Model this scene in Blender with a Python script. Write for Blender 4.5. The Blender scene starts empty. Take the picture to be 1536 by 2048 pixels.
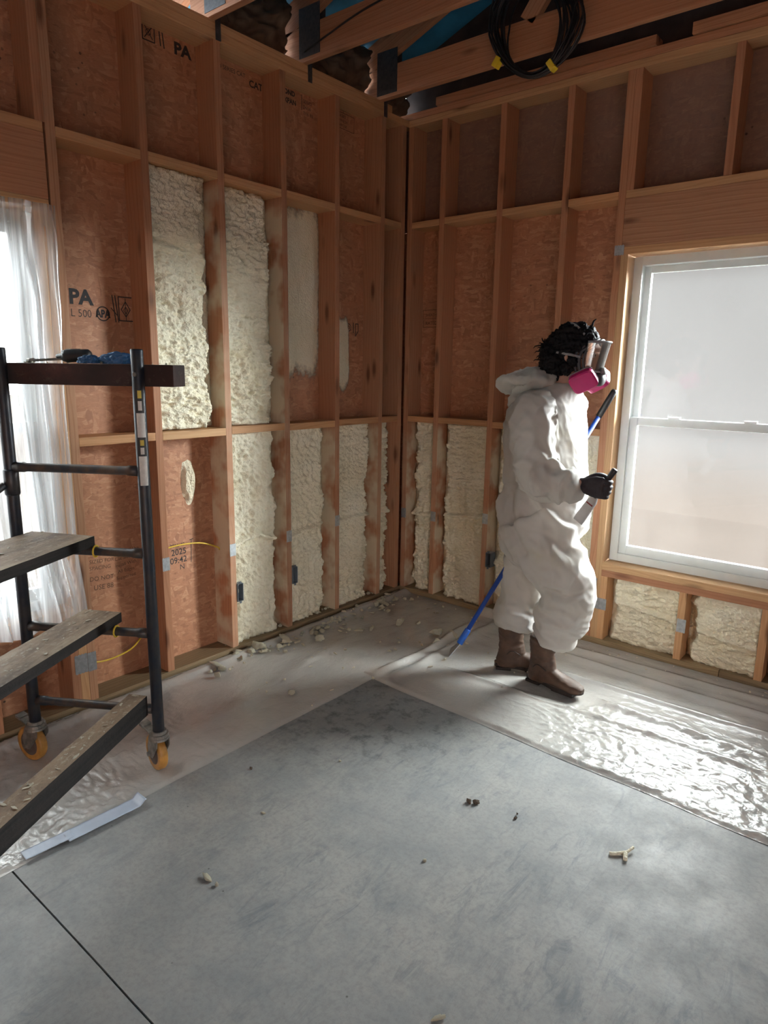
import bpy, bmesh, math, random
import numpy as np
from mathutils import Vector, Matrix, Euler, Quaternion

C = bpy.context.scene.collection
scene = bpy.context.scene
PI = math.pi
rnd = random.Random(7)

# ------------------------------------------------------------------ camera
cam_d = bpy.data.cameras.new('camera')
cam_d.sensor_fit = 'VERTICAL'
cam_d.sensor_height = 24.0
cam_d.lens = 1361.12 / 2048 * 24.0
cam_d.clip_start = 0.05
cam_d.clip_end = 200
cam = bpy.data.objects.new('camera', cam_d)
C.objects.link(cam)
YAW, PITCH, ROLL = 2.2570, -0.2080, 0.0155
_d = Vector((math.cos(PITCH) * math.cos(YAW), math.cos(PITCH) * math.sin(YAW), math.sin(PITCH)))
_r = _d.cross(Vector((0, 0, 1))).normalized()
_u = _r.cross(_d)
_r2 = _r * math.cos(ROLL) + _u * math.sin(ROLL)
_u2 = _u * math.cos(ROLL) - _r * math.sin(ROLL)
M = Matrix((_r2, _u2, -_d)).transposed().to_4x4()
M.translation = Vector((2.8568, -3.6782, 1.5563))
cam.matrix_world = M
scene.camera = cam

# ------------------------------------------------------------------ exposure, sky, window portals
vs = scene.view_settings
vs.view_transform = 'Standard'
vs.look = 'None'
vs.gamma = 1.0
vs.use_curve_mapping = False
vs.exposure = 1.38
scene.cycles.transparent_max_bounces = 16
scene.cycles.max_bounces = 9
scene.cycles.diffuse_bounces = 5
scene.cycles.adaptive_threshold = 0.02

SKY_TOP, SKY_HORIZON, GLOW = 9.5, 4.8, 57.0
GLOW_DIR = (0.70, 0.60, 0.36)          # where the sun stands behind the cloud
world = bpy.data.worlds.new('overcast_sky')
scene.world = world
world.use_nodes = True
wn, wl = world.node_tree.nodes, world.node_tree.links
wn.clear()
w_out = wn.new('ShaderNodeOutputWorld')
w_bg = wn.new('ShaderNodeBackground')
w_tc = wn.new('ShaderNodeTexCoord')
w_sep = wn.new('ShaderNodeSeparateXYZ')
w_map = wn.new('ShaderNodeMapRange')
w_map.interpolation_type = 'SMOOTHSTEP'
w_map.inputs['From Min'].default_value = 0.05
w_map.inputs['From Max'].default_value = 0.95
w_map.inputs['To Min'].default_value = SKY_HORIZON
w_map.inputs['To Max'].default_value = SKY_TOP
wl.new(w_tc.outputs['Generated'], w_sep.inputs[0])
wl.new(w_sep.outputs['Z'], w_map.inputs['Value'])
w_dot = wn.new('ShaderNodeVectorMath')
w_dot.operation = 'DOT_PRODUCT'
w_dot.inputs[1].default_value = Vector(GLOW_DIR).normalized()
wl.new(w_tc.outputs['Generated'], w_dot.inputs[0])
w_max = wn.new('ShaderNodeMath')
w_max.operation = 'MAXIMUM'
w_max.inputs[1].default_value = 0.0
wl.new(w_dot.outputs['Value'], w_max.inputs[0])
w_pow = wn.new('ShaderNodeMath')
w_pow.operation = 'POWER'
w_pow.inputs[1].default_value = 6.0
wl.new(w_max.outputs[0], w_pow.inputs[0])
w_add = wn.new('ShaderNodeMath')
w_add.operation = 'MULTIPLY_ADD'
w_add.inputs[1].default_value = GLOW
wl.new(w_pow.outputs[0], w_add.inputs[0])
wl.new(w_map.outputs[0], w_add.inputs[2])
w_bg.inputs['Color'].default_value = (0.95, 0.98, 1.0, 1)
wl.new(w_add.outputs[0], w_bg.inputs['Strength'])
wl.new(w_bg.outputs[0], w_out.inputs['Surface'])


def portal(name, loc, rot, sx, sy):
    l = bpy.data.lights.new(name, 'AREA')
    l.shape = 'RECTANGLE'
    l.size, l.size_y = sx, sy
    l.cycles.is_portal = True
    o = bpy.data.objects.new(name, l)
    o.location, o.rotation_euler = loc, rot
    C.objects.link(o)
    return o


# openings of the two windows and of the fill opening added behind the camera
WR = dict(x0=1.455, x1=2.385, z0=0.492, z1=2.155)          # window opening, far wall
WL = dict(y0=-3.265, y1=-2.335, z0=0.497, z1=2.148)        # window opening, wall on the scaffold's side
portal('sky_portal_window', (1.92, 0.04, 1.32), (PI / 2, 0, 0), 0.93, 1.66).rotation_euler = (-PI / 2, 0, 0)
portal('sky_portal_window_side', (-0.02, -2.8, 1.32), (0, -PI / 2, 0), 1.65, 0.93)
portal('sky_portal_fill', (5.6, -5.2, 1.0), (0, PI / 2, 0), 2.0, 0.8)

# ------------------------------------------------------------------ numpy noise
_perm = np.random.RandomState(11).permutation(256)
_perm = np.concatenate([_perm, _perm, _perm])
_g = np.random.RandomState(5).normal(size=(256, 3))
_g /= np.linalg.norm(_g, axis=1)[:, None]


def pn(x, y, z=0.0):
    x, y, z = np.broadcast_arrays(np.asarray(x, float), np.asarray(y, float), np.asarray(z, float))
    xi, yi, zi = np.floor(x).astype(int), np.floor(y).astype(int), np.floor(z).astype(int)
    xf, yf, zf = x - xi, y - yi, z - zi
    xi, yi, zi = xi & 255, yi & 255, zi & 255
    f = lambda t: t * t * t * (t * (t * 6 - 15) + 10)
    u, v, w = f(xf), f(yf), f(zf)

    def gr(i, j, k):
        h = _perm[_perm[_perm[xi + i] + yi + j] + zi + k]
        gg = _g[h]
        return gg[..., 0] * (xf - i) + gg[..., 1] * (yf - j) + gg[..., 2] * (zf - k)
    L = lambda a, b, t: a + t * (b - a)
    return L(L(L(gr(0, 0, 0), gr(1, 0, 0), u), L(gr(0, 1, 0), gr(1, 1, 0), u), v),
             L(L(gr(0, 0, 1), gr(1, 0, 1), u), L(gr(0, 1, 1), gr(1, 1, 1), u), v), w) * 1.6


def fbm(x, y, z=0.0, o=3):
    s, a = 0, 1.0
    for i in range(o):
        s = s + a * pn(x * 2 ** i, y * 2 ** i, np.asarray(z) * 2 ** i + 7.3 * i)
        a *= 0.5
    return s


def sstep(a, b, x):
    t = np.clip((x - a) / (b - a), 0, 1)
    return t * t * (3 - 2 * t)


# ------------------------------------------------------------------ materials
def new_mat(name):
    m = bpy.data.materials.new(name)
    m.use_nodes = True
    nt = m.node_tree
    nt.nodes.clear()
    out = nt.nodes.new('ShaderNodeOutputMaterial')
    return m, nt, out


class NT:
    """Tiny helper for node trees."""
    def __init__(self, nt):
        self.nt = nt

    def n(self, t, **kw):
        nd = self.nt.nodes.new('ShaderNode' + t)
        for k, v in kw.items():
            if k.startswith('i_'):
                key = k[2:].replace('_', ' ')
                nd.inputs[key].default_value = v
            else:
                setattr(nd, k, v)
        return nd

    def l(self, a, b):
        self.nt.links.new(a, b)

    def ramp(self, fac, stops, interp='LINEAR'):
        r = self.n('ValToRGB')
        r.color_ramp.interpolation = interp
        el = r.color_ramp.elements
        while len(el) < len(stops):
            el.new(0.5)
        for e, (p, c) in zip(el, stops):
            e.position = p
            e.color = (c[0], c[1], c[2], 1) if not isinstance(c, (int, float)) else (c, c, c, 1)
        self.l(fac, r.inputs[0])
        return r.outputs[0]

    def mix(self, fac, a, b, mode='MIX'):
        m = self.n('Mix', data_type='RGBA', blend_type=mode)
        for s, v in ((0, fac), (6, a), (7, b)):
            if hasattr(v, 'is_output') or hasattr(v, 'links'):
                self.l(v, m.inputs[s])
            elif isinstance(v, (int, float)):
                m.inputs[s].default_value = v if s == 0 else (v, v, v, 1)
            else:
                m.inputs[s].default_value = (*v[:3], 1)
        return m.outputs[2]

    def math(self, op, a, b=None, clamp=False):
        m = self.n('Math', operation=op, use_clamp=clamp)
        for i, v in enumerate((a, b)):
            if v is None:
                continue
            if isinstance(v, (int, float)):
                m.inputs[i].default_value = v
            else:
                self.l(v, m.inputs[i])
        return m.outputs[0]

    def noise(self, vec, scale, detail=4, rough=0.55, dist=0.0):
        t = self.n('TexNoise', i_Scale=scale, i_Detail=detail, i_Roughness=rough, i_Distortion=dist)
        if vec is not None:
            self.l(vec, t.inputs['Vector'])
        return t.outputs['Fac']

    def mapping(self, vec, scale=(1, 1, 1), rot=(0, 0, 0), loc=(0, 0, 0)):
        m = self.n('Mapping')
        m.inputs['Scale'].default_value = scale
        m.inputs['Rotation'].default_value = rot
        m.inputs['Location'].default_value = loc
        self.l(vec, m.inputs['Vector'])
        return m.outputs[0]

    def bump(self, h, strength=0.3, dist=0.01):
        b = self.n('Bump', i_Strength=strength, i_Distance=dist)
        self.l(h, b.inputs['Height'])
        return b.outputs[0]

    def bsdf(self, out, color=None, rough=0.6, metal=0.0, normal=None, spec=0.5):
        p = self.n('BsdfPrincipled', i_Roughness=rough if isinstance(rough, (int, float)) else 0.5, i_Metallic=metal)
        p.inputs['Specular IOR Level'].default_value = spec
        if not isinstance(rough, (int, float)):
            self.l(rough, p.inputs['Roughness'])
        if color is not None:
            if hasattr(color, 'links'):
                self.l(color, p.inputs['Base Color'])
            else:
                p.inputs['Base Color'].default_value = (*color[:3], 1)
        if normal is not None:
            self.l(normal, p.inputs['Normal'])
        if out is not None:
            self.l(p.outputs[0], out.inputs[0])
        return p


def obj_vec(t):
    """Object coordinates moved by a random amount per object, so no two boards share their grain."""
    tc = t.n('TexCoord')
    oi = t.n('ObjectInfo')
    mul = t.n('VectorMath', operation='SCALE')
    comb = t.n('CombineXYZ')
    t.l(oi.outputs['Random'], comb.inputs[0])
    t.l(oi.outputs['Random'], comb.inputs[1])
    t.l(comb.outputs[0], mul.inputs[0])
    mul.inputs['Scale'].default_value = 37.0
    add = t.n('VectorMath', operation='ADD')
    t.l(tc.outputs['Object'], add.inputs[0])
    t.l(mul.outputs[0], add.inputs[1])
    return add.outputs[0], oi.outputs['Random'], tc


def mat_wood(name, c_dark, c_mid, c_light, rough=0.62, knots=True, spray=None, stain=0.0):
    """Sawn softwood, grain along the object's own z.  spray=(lo, hi, amount): cream overspray below/between world heights."""
    m, nt, out = new_mat(name)
    t = NT(nt)
    v, rand, tc = obj_vec(t)
    vz = t.mapping(v, (16, 16, 0.75))
    warp = t.noise(t.mapping(v, (3, 3, 0.9)), 1.0, 2)
    vv = t.n('VectorMath', operation='ADD')
    cmb = t.n('CombineXYZ')
    t.l(t.math('MULTIPLY', warp, 2.2), cmb.inputs[0])
    t.l(vz, vv.inputs[0])
    t.l(cmb.outputs[0], vv.inputs[1])
    wv = t.n('TexWave', wave_type='RINGS', rings_direction='Z', i_Scale=1.1, i_Distortion=4.5, i_Detail=2.0)
    wv.inputs['Detail Scale'].default_value = 1.2
    t.l(vv.outputs[0], wv.inputs['Vector'])
    fine = t.noise(t.mapping(v, (190, 190, 5)), 1.0, 3, 0.6)
    big = t.noise(t.mapping(v, (5, 5, 1.2)), 1.0, 3)
    col = t.ramp(wv.outputs['Fac'], [(0.0, tuple(.6 * a + .4 * b for a, b in zip(c_mid, c_light))), (0.55, c_light), (0.93, c_mid), (1.0, tuple(.55 * a + .45 * b for a, b in zip(c_mid, c_dark)))])
    col = t.mix(0.4, col, c_mid)
    col = t.mix(t.ramp(fine, [(0.35, 0.0), (0.75, 0.35)]), col, c_dark)
    col = t.mix(t.ramp(big, [(0.35, 0.0), (0.7, 0.45)]), col, c_mid)
    tint = t.ramp(rand, [(0, (0.80, 0.74, 0.70)), (0.35, (1.02, 0.95, 0.90)), (0.7, (0.95, 1.0, 1.0)), (1, (1.1, 1.02, 0.95))])
    col = t.mix(1.0, col, tint, 'MULTIPLY')
    if knots:
        vo = t.n('TexVoronoi', i_Scale=1.0, i_Randomness=1.0)
        t.l(t.mapping(v, (9, 9, 2.6)), vo.inputs['Vector'])
        k = t.ramp(vo.outputs['Distance'], [(0.07, 0.85), (0.12, 0.5), (0.2, 0.0)])
        col = t.mix(k, col, (c_dark[0] * .45, c_dark[1] * .4, c_dark[2] * .4))
    if stain:
        s = t.noise(t.mapping(v, (4, 4, 2)), 1.0, 5, 0.65)
        col = t.mix(t.math('MULTIPLY', t.ramp(s, [(0.45, 0.0), (0.6, 1.0)]), stain), col, (0.05, 0.035, 0.03))
    rough_s = rough
    if spray:
        geo = t.n('NewGeometry')
        sp = t.n('SeparateXYZ')
        t.l(geo.outputs['Position'], sp.inputs[0])
        n1 = t.noise(geo.outputs['Position'], 5.5, 3, 0.5)
        fac = t.ramp(n1, [(0.40, 0.0), (0.56, 1.0)])
        lo, hi, amt = spray
        mr = t.n('MapRange', interpolation_type='SMOOTHSTEP')
        mr.inputs['From Min'].default_value = hi
        mr.inputs['From Max'].default_value = hi - 0.10
        t.l(sp.outputs['Z'], mr.inputs['Value'])
        mr2 = t.n('MapRange', interpolation_type='SMOOTHSTEP')
        mr2.inputs['From Min'].default_value = lo
        mr2.inputs['From Max'].default_value = lo + 0.10
        t.l(sp.outputs['Z'], mr2.inputs['Value'])
        f = t.math('MULTIPLY', t.math('MULTIPLY', mr.outputs[0], mr2.outputs[0]), t.math('MULTIPLY', fac, amt))
        # the spray lands on the flanks, hardly on the narrow face turned to the room
        sn = t.n('SeparateXYZ')
        t.l(tc.outputs['Normal'], sn.inputs[0])
        f = t.math('MULTIPLY', f, t.ramp(t.math('ABSOLUTE', sn.outputs['Y']), [(0.2, 0.22), (0.8, 1.0)]))
        col = t.mix(f, col, (0.68, 0.61, 0.45))
    b = t.bump(t.math('ADD', fine, t.math('MULTIPLY', wv.outputs['Fac'], 0.5)), 0.25, 0.004)
    t.bsdf(out, col, rough_s, normal=b, spec=0.35)
    return m


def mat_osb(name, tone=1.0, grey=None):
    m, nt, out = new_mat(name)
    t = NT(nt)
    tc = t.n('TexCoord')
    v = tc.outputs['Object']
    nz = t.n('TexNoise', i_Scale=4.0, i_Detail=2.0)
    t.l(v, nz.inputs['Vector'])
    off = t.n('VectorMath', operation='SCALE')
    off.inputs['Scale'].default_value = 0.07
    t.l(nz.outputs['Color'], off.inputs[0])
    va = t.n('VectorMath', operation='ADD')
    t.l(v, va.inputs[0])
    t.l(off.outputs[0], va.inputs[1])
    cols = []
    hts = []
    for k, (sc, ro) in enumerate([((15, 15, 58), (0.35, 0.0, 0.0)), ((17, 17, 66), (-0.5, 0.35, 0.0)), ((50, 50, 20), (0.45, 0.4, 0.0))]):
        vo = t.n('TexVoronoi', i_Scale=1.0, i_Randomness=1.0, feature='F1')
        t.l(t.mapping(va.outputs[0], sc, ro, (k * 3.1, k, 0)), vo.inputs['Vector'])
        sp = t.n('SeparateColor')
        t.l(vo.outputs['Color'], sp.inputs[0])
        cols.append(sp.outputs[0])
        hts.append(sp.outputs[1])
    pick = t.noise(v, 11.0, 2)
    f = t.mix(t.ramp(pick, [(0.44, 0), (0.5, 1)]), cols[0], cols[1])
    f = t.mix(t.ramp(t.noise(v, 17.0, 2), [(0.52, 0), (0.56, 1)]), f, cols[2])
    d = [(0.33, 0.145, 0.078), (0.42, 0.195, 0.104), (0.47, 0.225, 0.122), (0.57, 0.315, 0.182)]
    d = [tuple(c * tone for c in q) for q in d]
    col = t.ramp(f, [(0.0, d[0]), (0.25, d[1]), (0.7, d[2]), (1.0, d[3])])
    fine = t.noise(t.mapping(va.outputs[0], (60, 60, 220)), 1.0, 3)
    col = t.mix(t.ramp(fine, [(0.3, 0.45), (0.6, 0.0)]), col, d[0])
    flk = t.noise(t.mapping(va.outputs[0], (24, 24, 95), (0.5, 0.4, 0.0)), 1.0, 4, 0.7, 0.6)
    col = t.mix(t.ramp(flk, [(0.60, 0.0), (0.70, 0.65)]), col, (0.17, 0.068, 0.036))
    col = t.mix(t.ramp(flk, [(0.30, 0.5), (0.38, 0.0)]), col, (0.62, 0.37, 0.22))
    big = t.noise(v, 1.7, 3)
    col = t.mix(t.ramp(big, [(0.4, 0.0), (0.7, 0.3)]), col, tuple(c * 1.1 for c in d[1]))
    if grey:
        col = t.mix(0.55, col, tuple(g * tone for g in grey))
    # dark mildew specks in loose clouds
    vs_ = t.n('TexVoronoi', i_Scale=34.0, i_Randomness=1.0)
    t.l(v, vs_.inputs['Vector'])
    sp = t.n('SeparateColor')
    t.l(vs_.outputs['Color'], sp.inputs[0])
    cloud = t.ramp(t.noise(v, 2.6, 3), [(0.57, 0.0), (0.66, 1.0)])
    spk = t.math('MULTIPLY', t.ramp(vs_.outputs['Distance'], [(0.16, 1.0), (0.24, 0.0)]), t.math('MULTIPLY', t.ramp(sp.outputs[2], [(0.5, 0.0), (0.55, 1.0)]), cloud))
    col = t.mix(t.math('MULTIPLY', spk, 0.85), col, (0.02, 0.014, 0.011))
    b = t.bump(t.math('ADD', hts[0], t.math('MULTIPLY', fine, 0.6)), 0.35, 0.004)
    t.bsdf(out, col, 0.55, normal=b, spec=0.4)
    return m


def mat_plain(name, color, rough=0.5, metal=0.0, var=0.25, scale=20.0, bump=0.1, spec=0.5, color2=None):
    m, nt, out = new_mat(name)
    t = NT(nt)
    v, rand, tc = obj_vec(t)
    n1 = t.noise(v, scale, 4, 0.6)
    c2 = color2 if color2 else tuple(c * (1 - var) for c in color)
    col = t.mix(t.ramp(n1, [(0.35, 0.0), (0.65, 1.0)]), color, c2)
    t.bsdf(out, col, rough, metal, t.bump(n1, bump, 0.003), spec)
    return m


def mat_foam():
    m, nt, out = new_mat('spray_foam')
    t = NT(nt)
    tc = t.n('TexCoord')
    v = tc.outputs['Object']
    n1 = t.noise(v, 3.0, 3)
    col = t.ramp(n1, [(0.3, (0.76, 0.69, 0.50)), (0.7, (0.85, 0.81, 0.66))])
    sm = t.noise(t.mapping(v, (1, 1, 1.4)), 85.0, 3, 0.5, 0.3)
    vo = t.n('TexVoronoi', i_Scale=120.0, feature='SMOOTH_F1')
    t.l(v, vo.inputs['Vector'])
    col = t.mix(t.ramp(sm, [(0.3, 0.25), (0.5, 0.0)]), col, (0.60, 0.50, 0.30))
    h = t.math('ADD', sm, t.math('MULTIPLY', vo.outputs['Distance'], -0.5))
    t.bsdf(out, col, 0.55, normal=t.bump(h, 0.8, 0.007), spec=0.4)
    return m


def mat_overspray():
    """Foam mist thinning out at its rim, per-vertex attribute 'cover'."""
    m = MT['foam'].copy()
    m.name = 'foam_overspray'
    t = NT(m.node_tree)
    out = [n for n in m.node_tree.nodes if n.type == 'OUTPUT_MATERIAL'][0]
    src = out.inputs[0].links[0].from_socket
    at = t.n('Attribute', attribute_name='cover')
    geo = t.n('NewGeometry')
    nz = t.noise(geo.outputs['Position'], 38.0, 5, 0.7)
    f = t.math('ADD', at.outputs['Fac'], t.math('MULTIPLY', t.math('SUBTRACT', nz, 0.5), 0.9))
    f = t.ramp(f, [(0.12, 0.0), (0.75, 0.96)])
    tr = t.n('BsdfTransparent')
    mx = t.n('MixShader')
    t.l(f, mx.inputs[0])
    t.l(tr.outputs[0], mx.inputs[1])
    t.l(src, mx.inputs[2])
    t.l(mx.outputs[0], out.inputs[0])
    return m


def mat_concrete():
    m, nt, out = new_mat('concrete')
    t = NT(nt)
    tc = t.n('TexCoord')
    v = tc.outputs['Object']
    n1 = t.noise(v, 1.1, 4, 0.6)
    n2 = t.noise(v, 6.0, 5, 0.7)
    n3 = t.noise(t.mapping(v, (22, 7, 1), (0, 0, 0.6)), 1.0, 5, 0.75, 0.8)
    n4 = t.noise(v, 60.0, 4, 0.7)
    col = t.ramp(n1, [(0.3, (0.265, 0.272, 0.270)), (0.5, (0.325, 0.325, 0.312)), (0.72, (0.38, 0.368, 0.34))])
    col = t.mix(t.ramp(n2, [(0.42, 0.0), (0.72, 0.55)]), col, (0.19, 0.205, 0.22))
    smear = t.math('MULTIPLY', t.ramp(n3, [(0.50, 0.0), (0.67, 0.62)]), t.ramp(t.noise(v, 1.6, 3), [(0.38, 0.0), (0.58, 1.0)]))
    col = t.mix(smear, col, (0.13, 0.15, 0.175))
    col = t.mix(t.ramp(n4, [(0.35, 0.30), (0.55, 0.0)]), col, (0.16, 0.16, 0.16))
    vo = t.n('TexVoronoi', i_Scale=19.0, i_Randomness=1.0)
    t.l(v, vo.inputs['Vector'])
    sp = t.n('SeparateColor')
    t.l(vo.outputs['Color'], sp.inputs[0])
    spot = t.math('MULTIPLY', t.ramp(vo.outputs['Distance'], [(0.035, 1.0), (0.075, 0.0)]), t.ramp(sp.outputs[0], [(0.8, 0.0), (0.84, 0.7)]))
    col = t.mix(spot, col, (0.055, 0.05, 0.045))
    # soiled patch where the two sheets meet
    d = t.n('VectorMath', operation='DISTANCE')
    d.inputs[1].default_value = (0.95, -1.45, 0.0)
    t.l(v, d.inputs[0])
    near = t.n('MapRange', interpolation_type='SMOOTHSTEP')
    near.inputs['From Min'].default_value = 0.75
    near.inputs['From Max'].default_value = 0.1
    t.l(d.outputs['Value'], near.inputs['Value'])
    dirt = t.math('MULTIPLY', t.ramp(t.noise(v, 14.0, 5, 0.7), [(0.5, 0.0), (0.66, 1.0)]), near.outputs[0])
    col = t.mix(dirt, col, (0.06, 0.06, 0.06))
    col = t.mix(t.math('MULTIPLY', near.outputs[0], 0.4), col, (0.17, 0.18, 0.19))
    b = t.bump(t.math('ADD', n4, n2), 0.12, 0.003)
    t.bsdf(out, col, t.ramp(n2, [(0.3, 0.42), (0.7, 0.62)]), normal=b, spec=0.4)
    return m


def mat_film(name, tr=0.5, tint=(0.86, 0.87, 0.88), gloss=0.12, rough=0.18, dusty=0.0, bump=0.0, trans_w=0.6, streak=(9, 9, 1), base=0.03, fine=14, vary=0.2, spots=0.0):
    """Thin polythene: part see-through, part milky, with a sheen."""
    m, nt, out = new_mat(name)
    t = NT(nt)
    tc = t.n('TexCoord')
    v = tc.outputs['Object']
    nrm = None
    n1 = t.noise(t.mapping(v, streak), 1.0, 4, 0.55, 0.4)
    if bump:
        n2 = t.noise(t.mapping(v, (fine, fine, fine)), 1.0, 3, 0.6, 2.5)
        nrm = t.bump(t.math('ADD', n1, n2), bump, 0.02)
    transp = t.n('BsdfTransparent')
    transl = t.n('BsdfTranslucent')
    diff = t.n('BsdfDiffuse')
    gl = t.n('BsdfGlossy', i_Roughness=rough)
    col = t.mix(t.ramp(n1, [(0.4, 0.0), (0.7, dusty)]), tint, (0.55, 0.46, 0.36))
    t.l(col, transl.inputs[0])
    t.l(col, diff.inputs[0])
    if nrm:
        t.l(nrm, gl.inputs['Normal'])
        t.l(nrm, diff.inputs['Normal'])
    a = t.n('MixShader', i_Fac=trans_w)
    t.l(diff.outputs[0], a.inputs[1])
    t.l(transl.outputs[0], a.inputs[2])
    b = t.n('MixShader')
    t.l(t.ramp(n1, [(0.28, min(1, (1 - tr) * (1 - vary))), (0.72, min(1, (1 - tr) * (1 + vary)))]), b.inputs[0])
    if spots:
        vo = t.n('TexVoronoi', i_Scale=5.5, i_Randomness=1.0)
        wob = t.n('VectorMath', operation='ADD')
        nw = t.n('TexNoise', i_Scale=26.0, i_Detail=3.0)
        t.l(v, nw.inputs['Vector'])
        sc_ = t.n('VectorMath', operation='SCALE')
        sc_.inputs['Scale'].default_value = 0.05
        t.l(nw.outputs['Color'], sc_.inputs[0])
        t.l(v, wob.inputs[0])
        t.l(sc_.outputs[0], wob.inputs[1])
        t.l(wob.outputs[0], vo.inputs['Vector'])
        sq = t.n('SeparateColor')
        t.l(vo.outputs['Color'], sq.inputs[0])
        size = t.math('MULTIPLY', sq.outputs[1], 0.09)
        dot = t.math('GREATER_THAN', t.math('MULTIPLY', size, t.math('GREATER_THAN', sq.outputs[0], 0.55)), vo.outputs['Distance'])
        old = b.inputs[0].links[0].from_socket
        t.l(t.math('ADD', old, t.math('MULTIPLY', dot, spots), True), b.inputs[0])
    t.l(transp.outputs[0], b.inputs[1])
    t.l(a.outputs[0], b.inputs[2])
    lw = t.n('LayerWeight', i_Blend=0.35)
    if nrm:
        t.l(nrm, lw.inputs['Normal'])
    c = t.n('MixShader')
    t.l(t.math('ADD', t.math('MULTIPLY', lw.outputs['Fresnel'], gloss), base, True), c.inputs[0])
    t.l(b.outputs[0], c.inputs[1])
    t.l(gl.outputs[0], c.inputs[2])
    t.l(c.outputs[0], out.inputs[0])
    return m


W_D, W_M, W_L = (0.27, 0.118, 0.060), (0.45, 0.222, 0.122), (0.55, 0.310, 0.185)
MT = {}
MT['stud'] = mat_wood('stud_wood', W_D, W_M, W_L)
MT['stud_low'] = mat_wood('stud_wood_sprayed_low', W_D, W_M, W_L, spray=(-0.2, 1.23, 0.8))
MT['stud_all'] = mat_wood('stud_wood_sprayed', W_D, W_M, W_L, spray=(-0.2, 2.44, 0.8))
MT['pale'] = mat_wood('pale_wood', (0.36, 0.18, 0.08), (0.55, 0.32, 0.16), (0.66, 0.42, 0.23))
MT['block'] = mat_wood('blocking_wood', (0.36, 0.18, 0.08), (0.55, 0.31, 0.15), (0.66, 0.40, 0.22))
MT['treated'] = mat_wood('treated_wood', (0.13, 0.09, 0.05), (0.27, 0.20, 0.115), (0.37, 0.29, 0.17), knots=False)
MT['plank'] = mat_wood('scaffold_plank', (0.06, 0.035, 0.022), (0.20, 0.125, 0.075), (0.30, 0.20, 0.125), stain=0.8)
MT['oldboard'] = mat_wood('old_board', (0.02, 0.012, 0.01), (0.06, 0.032, 0.024), (0.10, 0.055, 0.042), stain=0.9)


def mat_top_board():
    """Nearly black stained timber, tan dust on whatever faces up."""
    m, nt, out = new_mat('stained_top_board')
    t = NT(nt)
    geo = t.n('NewGeometry')
    sn = t.n('SeparateXYZ')
    t.l(geo.outputs['Normal'], sn.inputs[0])
    tc = t.n('TexCoord')
    n1 = t.noise(tc.outputs['Object'], 26.0, 5, 0.7)
    n2 = t.noise(tc.outputs['Object'], 7.0, 4, 0.6)
    side = t.ramp(n2, [(0.35, (0.022, 0.015, 0.014)), (0.6, (0.045, 0.022, 0.019)), (0.75, (0.085, 0.035, 0.03))])
    side = t.mix(t.ramp(n1, [(0.60, 0.0), (0.72, 0.5)]), side, (0.12, 0.10, 0.08))
    top = t.ramp(n1, [(0.3, (0.16, 0.11, 0.07)), (0.7, (0.40, 0.33, 0.24))])
    t.bsdf(out, t.mix(t.ramp(sn.outputs['Z'], [(0.6, 0.0), (0.85, 1.0)]), side, top), 0.7, normal=t.bump(n1, 0.4, 0.003), spec=0.3)
    return m


MT['oldboard'] = mat_top_board()
MT['osb'] = mat_osb('oriented_strand_board')
MT['osb_grey'] = mat_osb('grey_strand_board', 0.62, (0.30, 0.22, 0.19))  # darker, greyer board for the upper sheets
MT['foam'] = mat_foam()
MT['concrete'] = mat_concrete()
MT['overspray'] = mat_overspray()
MT['vinyl'] = mat_plain('white_vinyl', (0.62, 0.66, 0.65), 0.35, var=0.05, bump=0.02)
MT['zinc'] = mat_plain('galvanised_steel', (0.52, 0.55, 0.57), 0.42, 0.75, var=0.25, scale=60)
MT['gusset'] = mat_plain('dull_gusset_steel', (0.11, 0.11, 0.115), 0.5, 0.6, var=0.3, scale=60)
MT['ink'] = mat_plain('black_stamp_ink', (0.035, 0.03, 0.03), 0.7, var=0.3, scale=90, bump=0)
MT['ink_faint'] = mat_plain('faded_stamp_ink', (0.12, 0.06, 0.03), 0.7, var=0.4, scale=60, bump=0)
MT['blue_under'] = mat_plain('blue_roof_underlay', (0.05, 0.30, 0.55), 0.55, var=0.3, scale=6)
MT['kraft'] = mat_plain('kraft_paper', (0.15, 0.10, 0.065), 0.75, var=0.4, scale=9, bump=0.4)
MT['dark'] = mat_plain('dark_sheathing', (0.07, 0.05, 0.045), 0.8, var=0.4, scale=7)
MT['box_plastic'] = mat_plain('grey_blue_plastic', (0.16, 0.19, 0.22), 0.45, var=0.2)
MT['yellow'] = mat_plain('yellow_cable_jacket', (0.70, 0.47, 0.04), 0.45, var=0.15)
MT['black'] = mat_plain('black_rubber', (0.018, 0.018, 0.02), 0.4, var=0.2)
MT['yellow_tape'] = mat_plain('yellow_tape', (0.85, 0.62, 0.03), 0.4, var=0.1)
MT['tape'] = mat_plain('silver_blue_tape', (0.50, 0.58, 0.70), 0.35, var=0.12, scale=14, bump=0.3)
MT['film_window'] = mat_film('window_film', tr=0.987, gloss=0.0, base=0.02, rough=0.3, trans_w=0.8, streak=(3, 3, 1.2), spots=0.05)
MT['film_drape'] = mat_film('drape_film', tr=0.66, tint=(0.90, 0.93, 0.97), gloss=0.45, rough=0.25, trans_w=0.92, streak=(48, 48, .8), vary=0.75)
MT['film_floor'] = mat_film('floor_film', tr=0.40, tint=(0.90, 0.875, 0.82), gloss=1.05, rough=0.20, dusty=0.25, bump=0.20, trans_w=0.1, streak=(2.2, 2.2, 2.2), base=0.06, fine=22)

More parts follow.
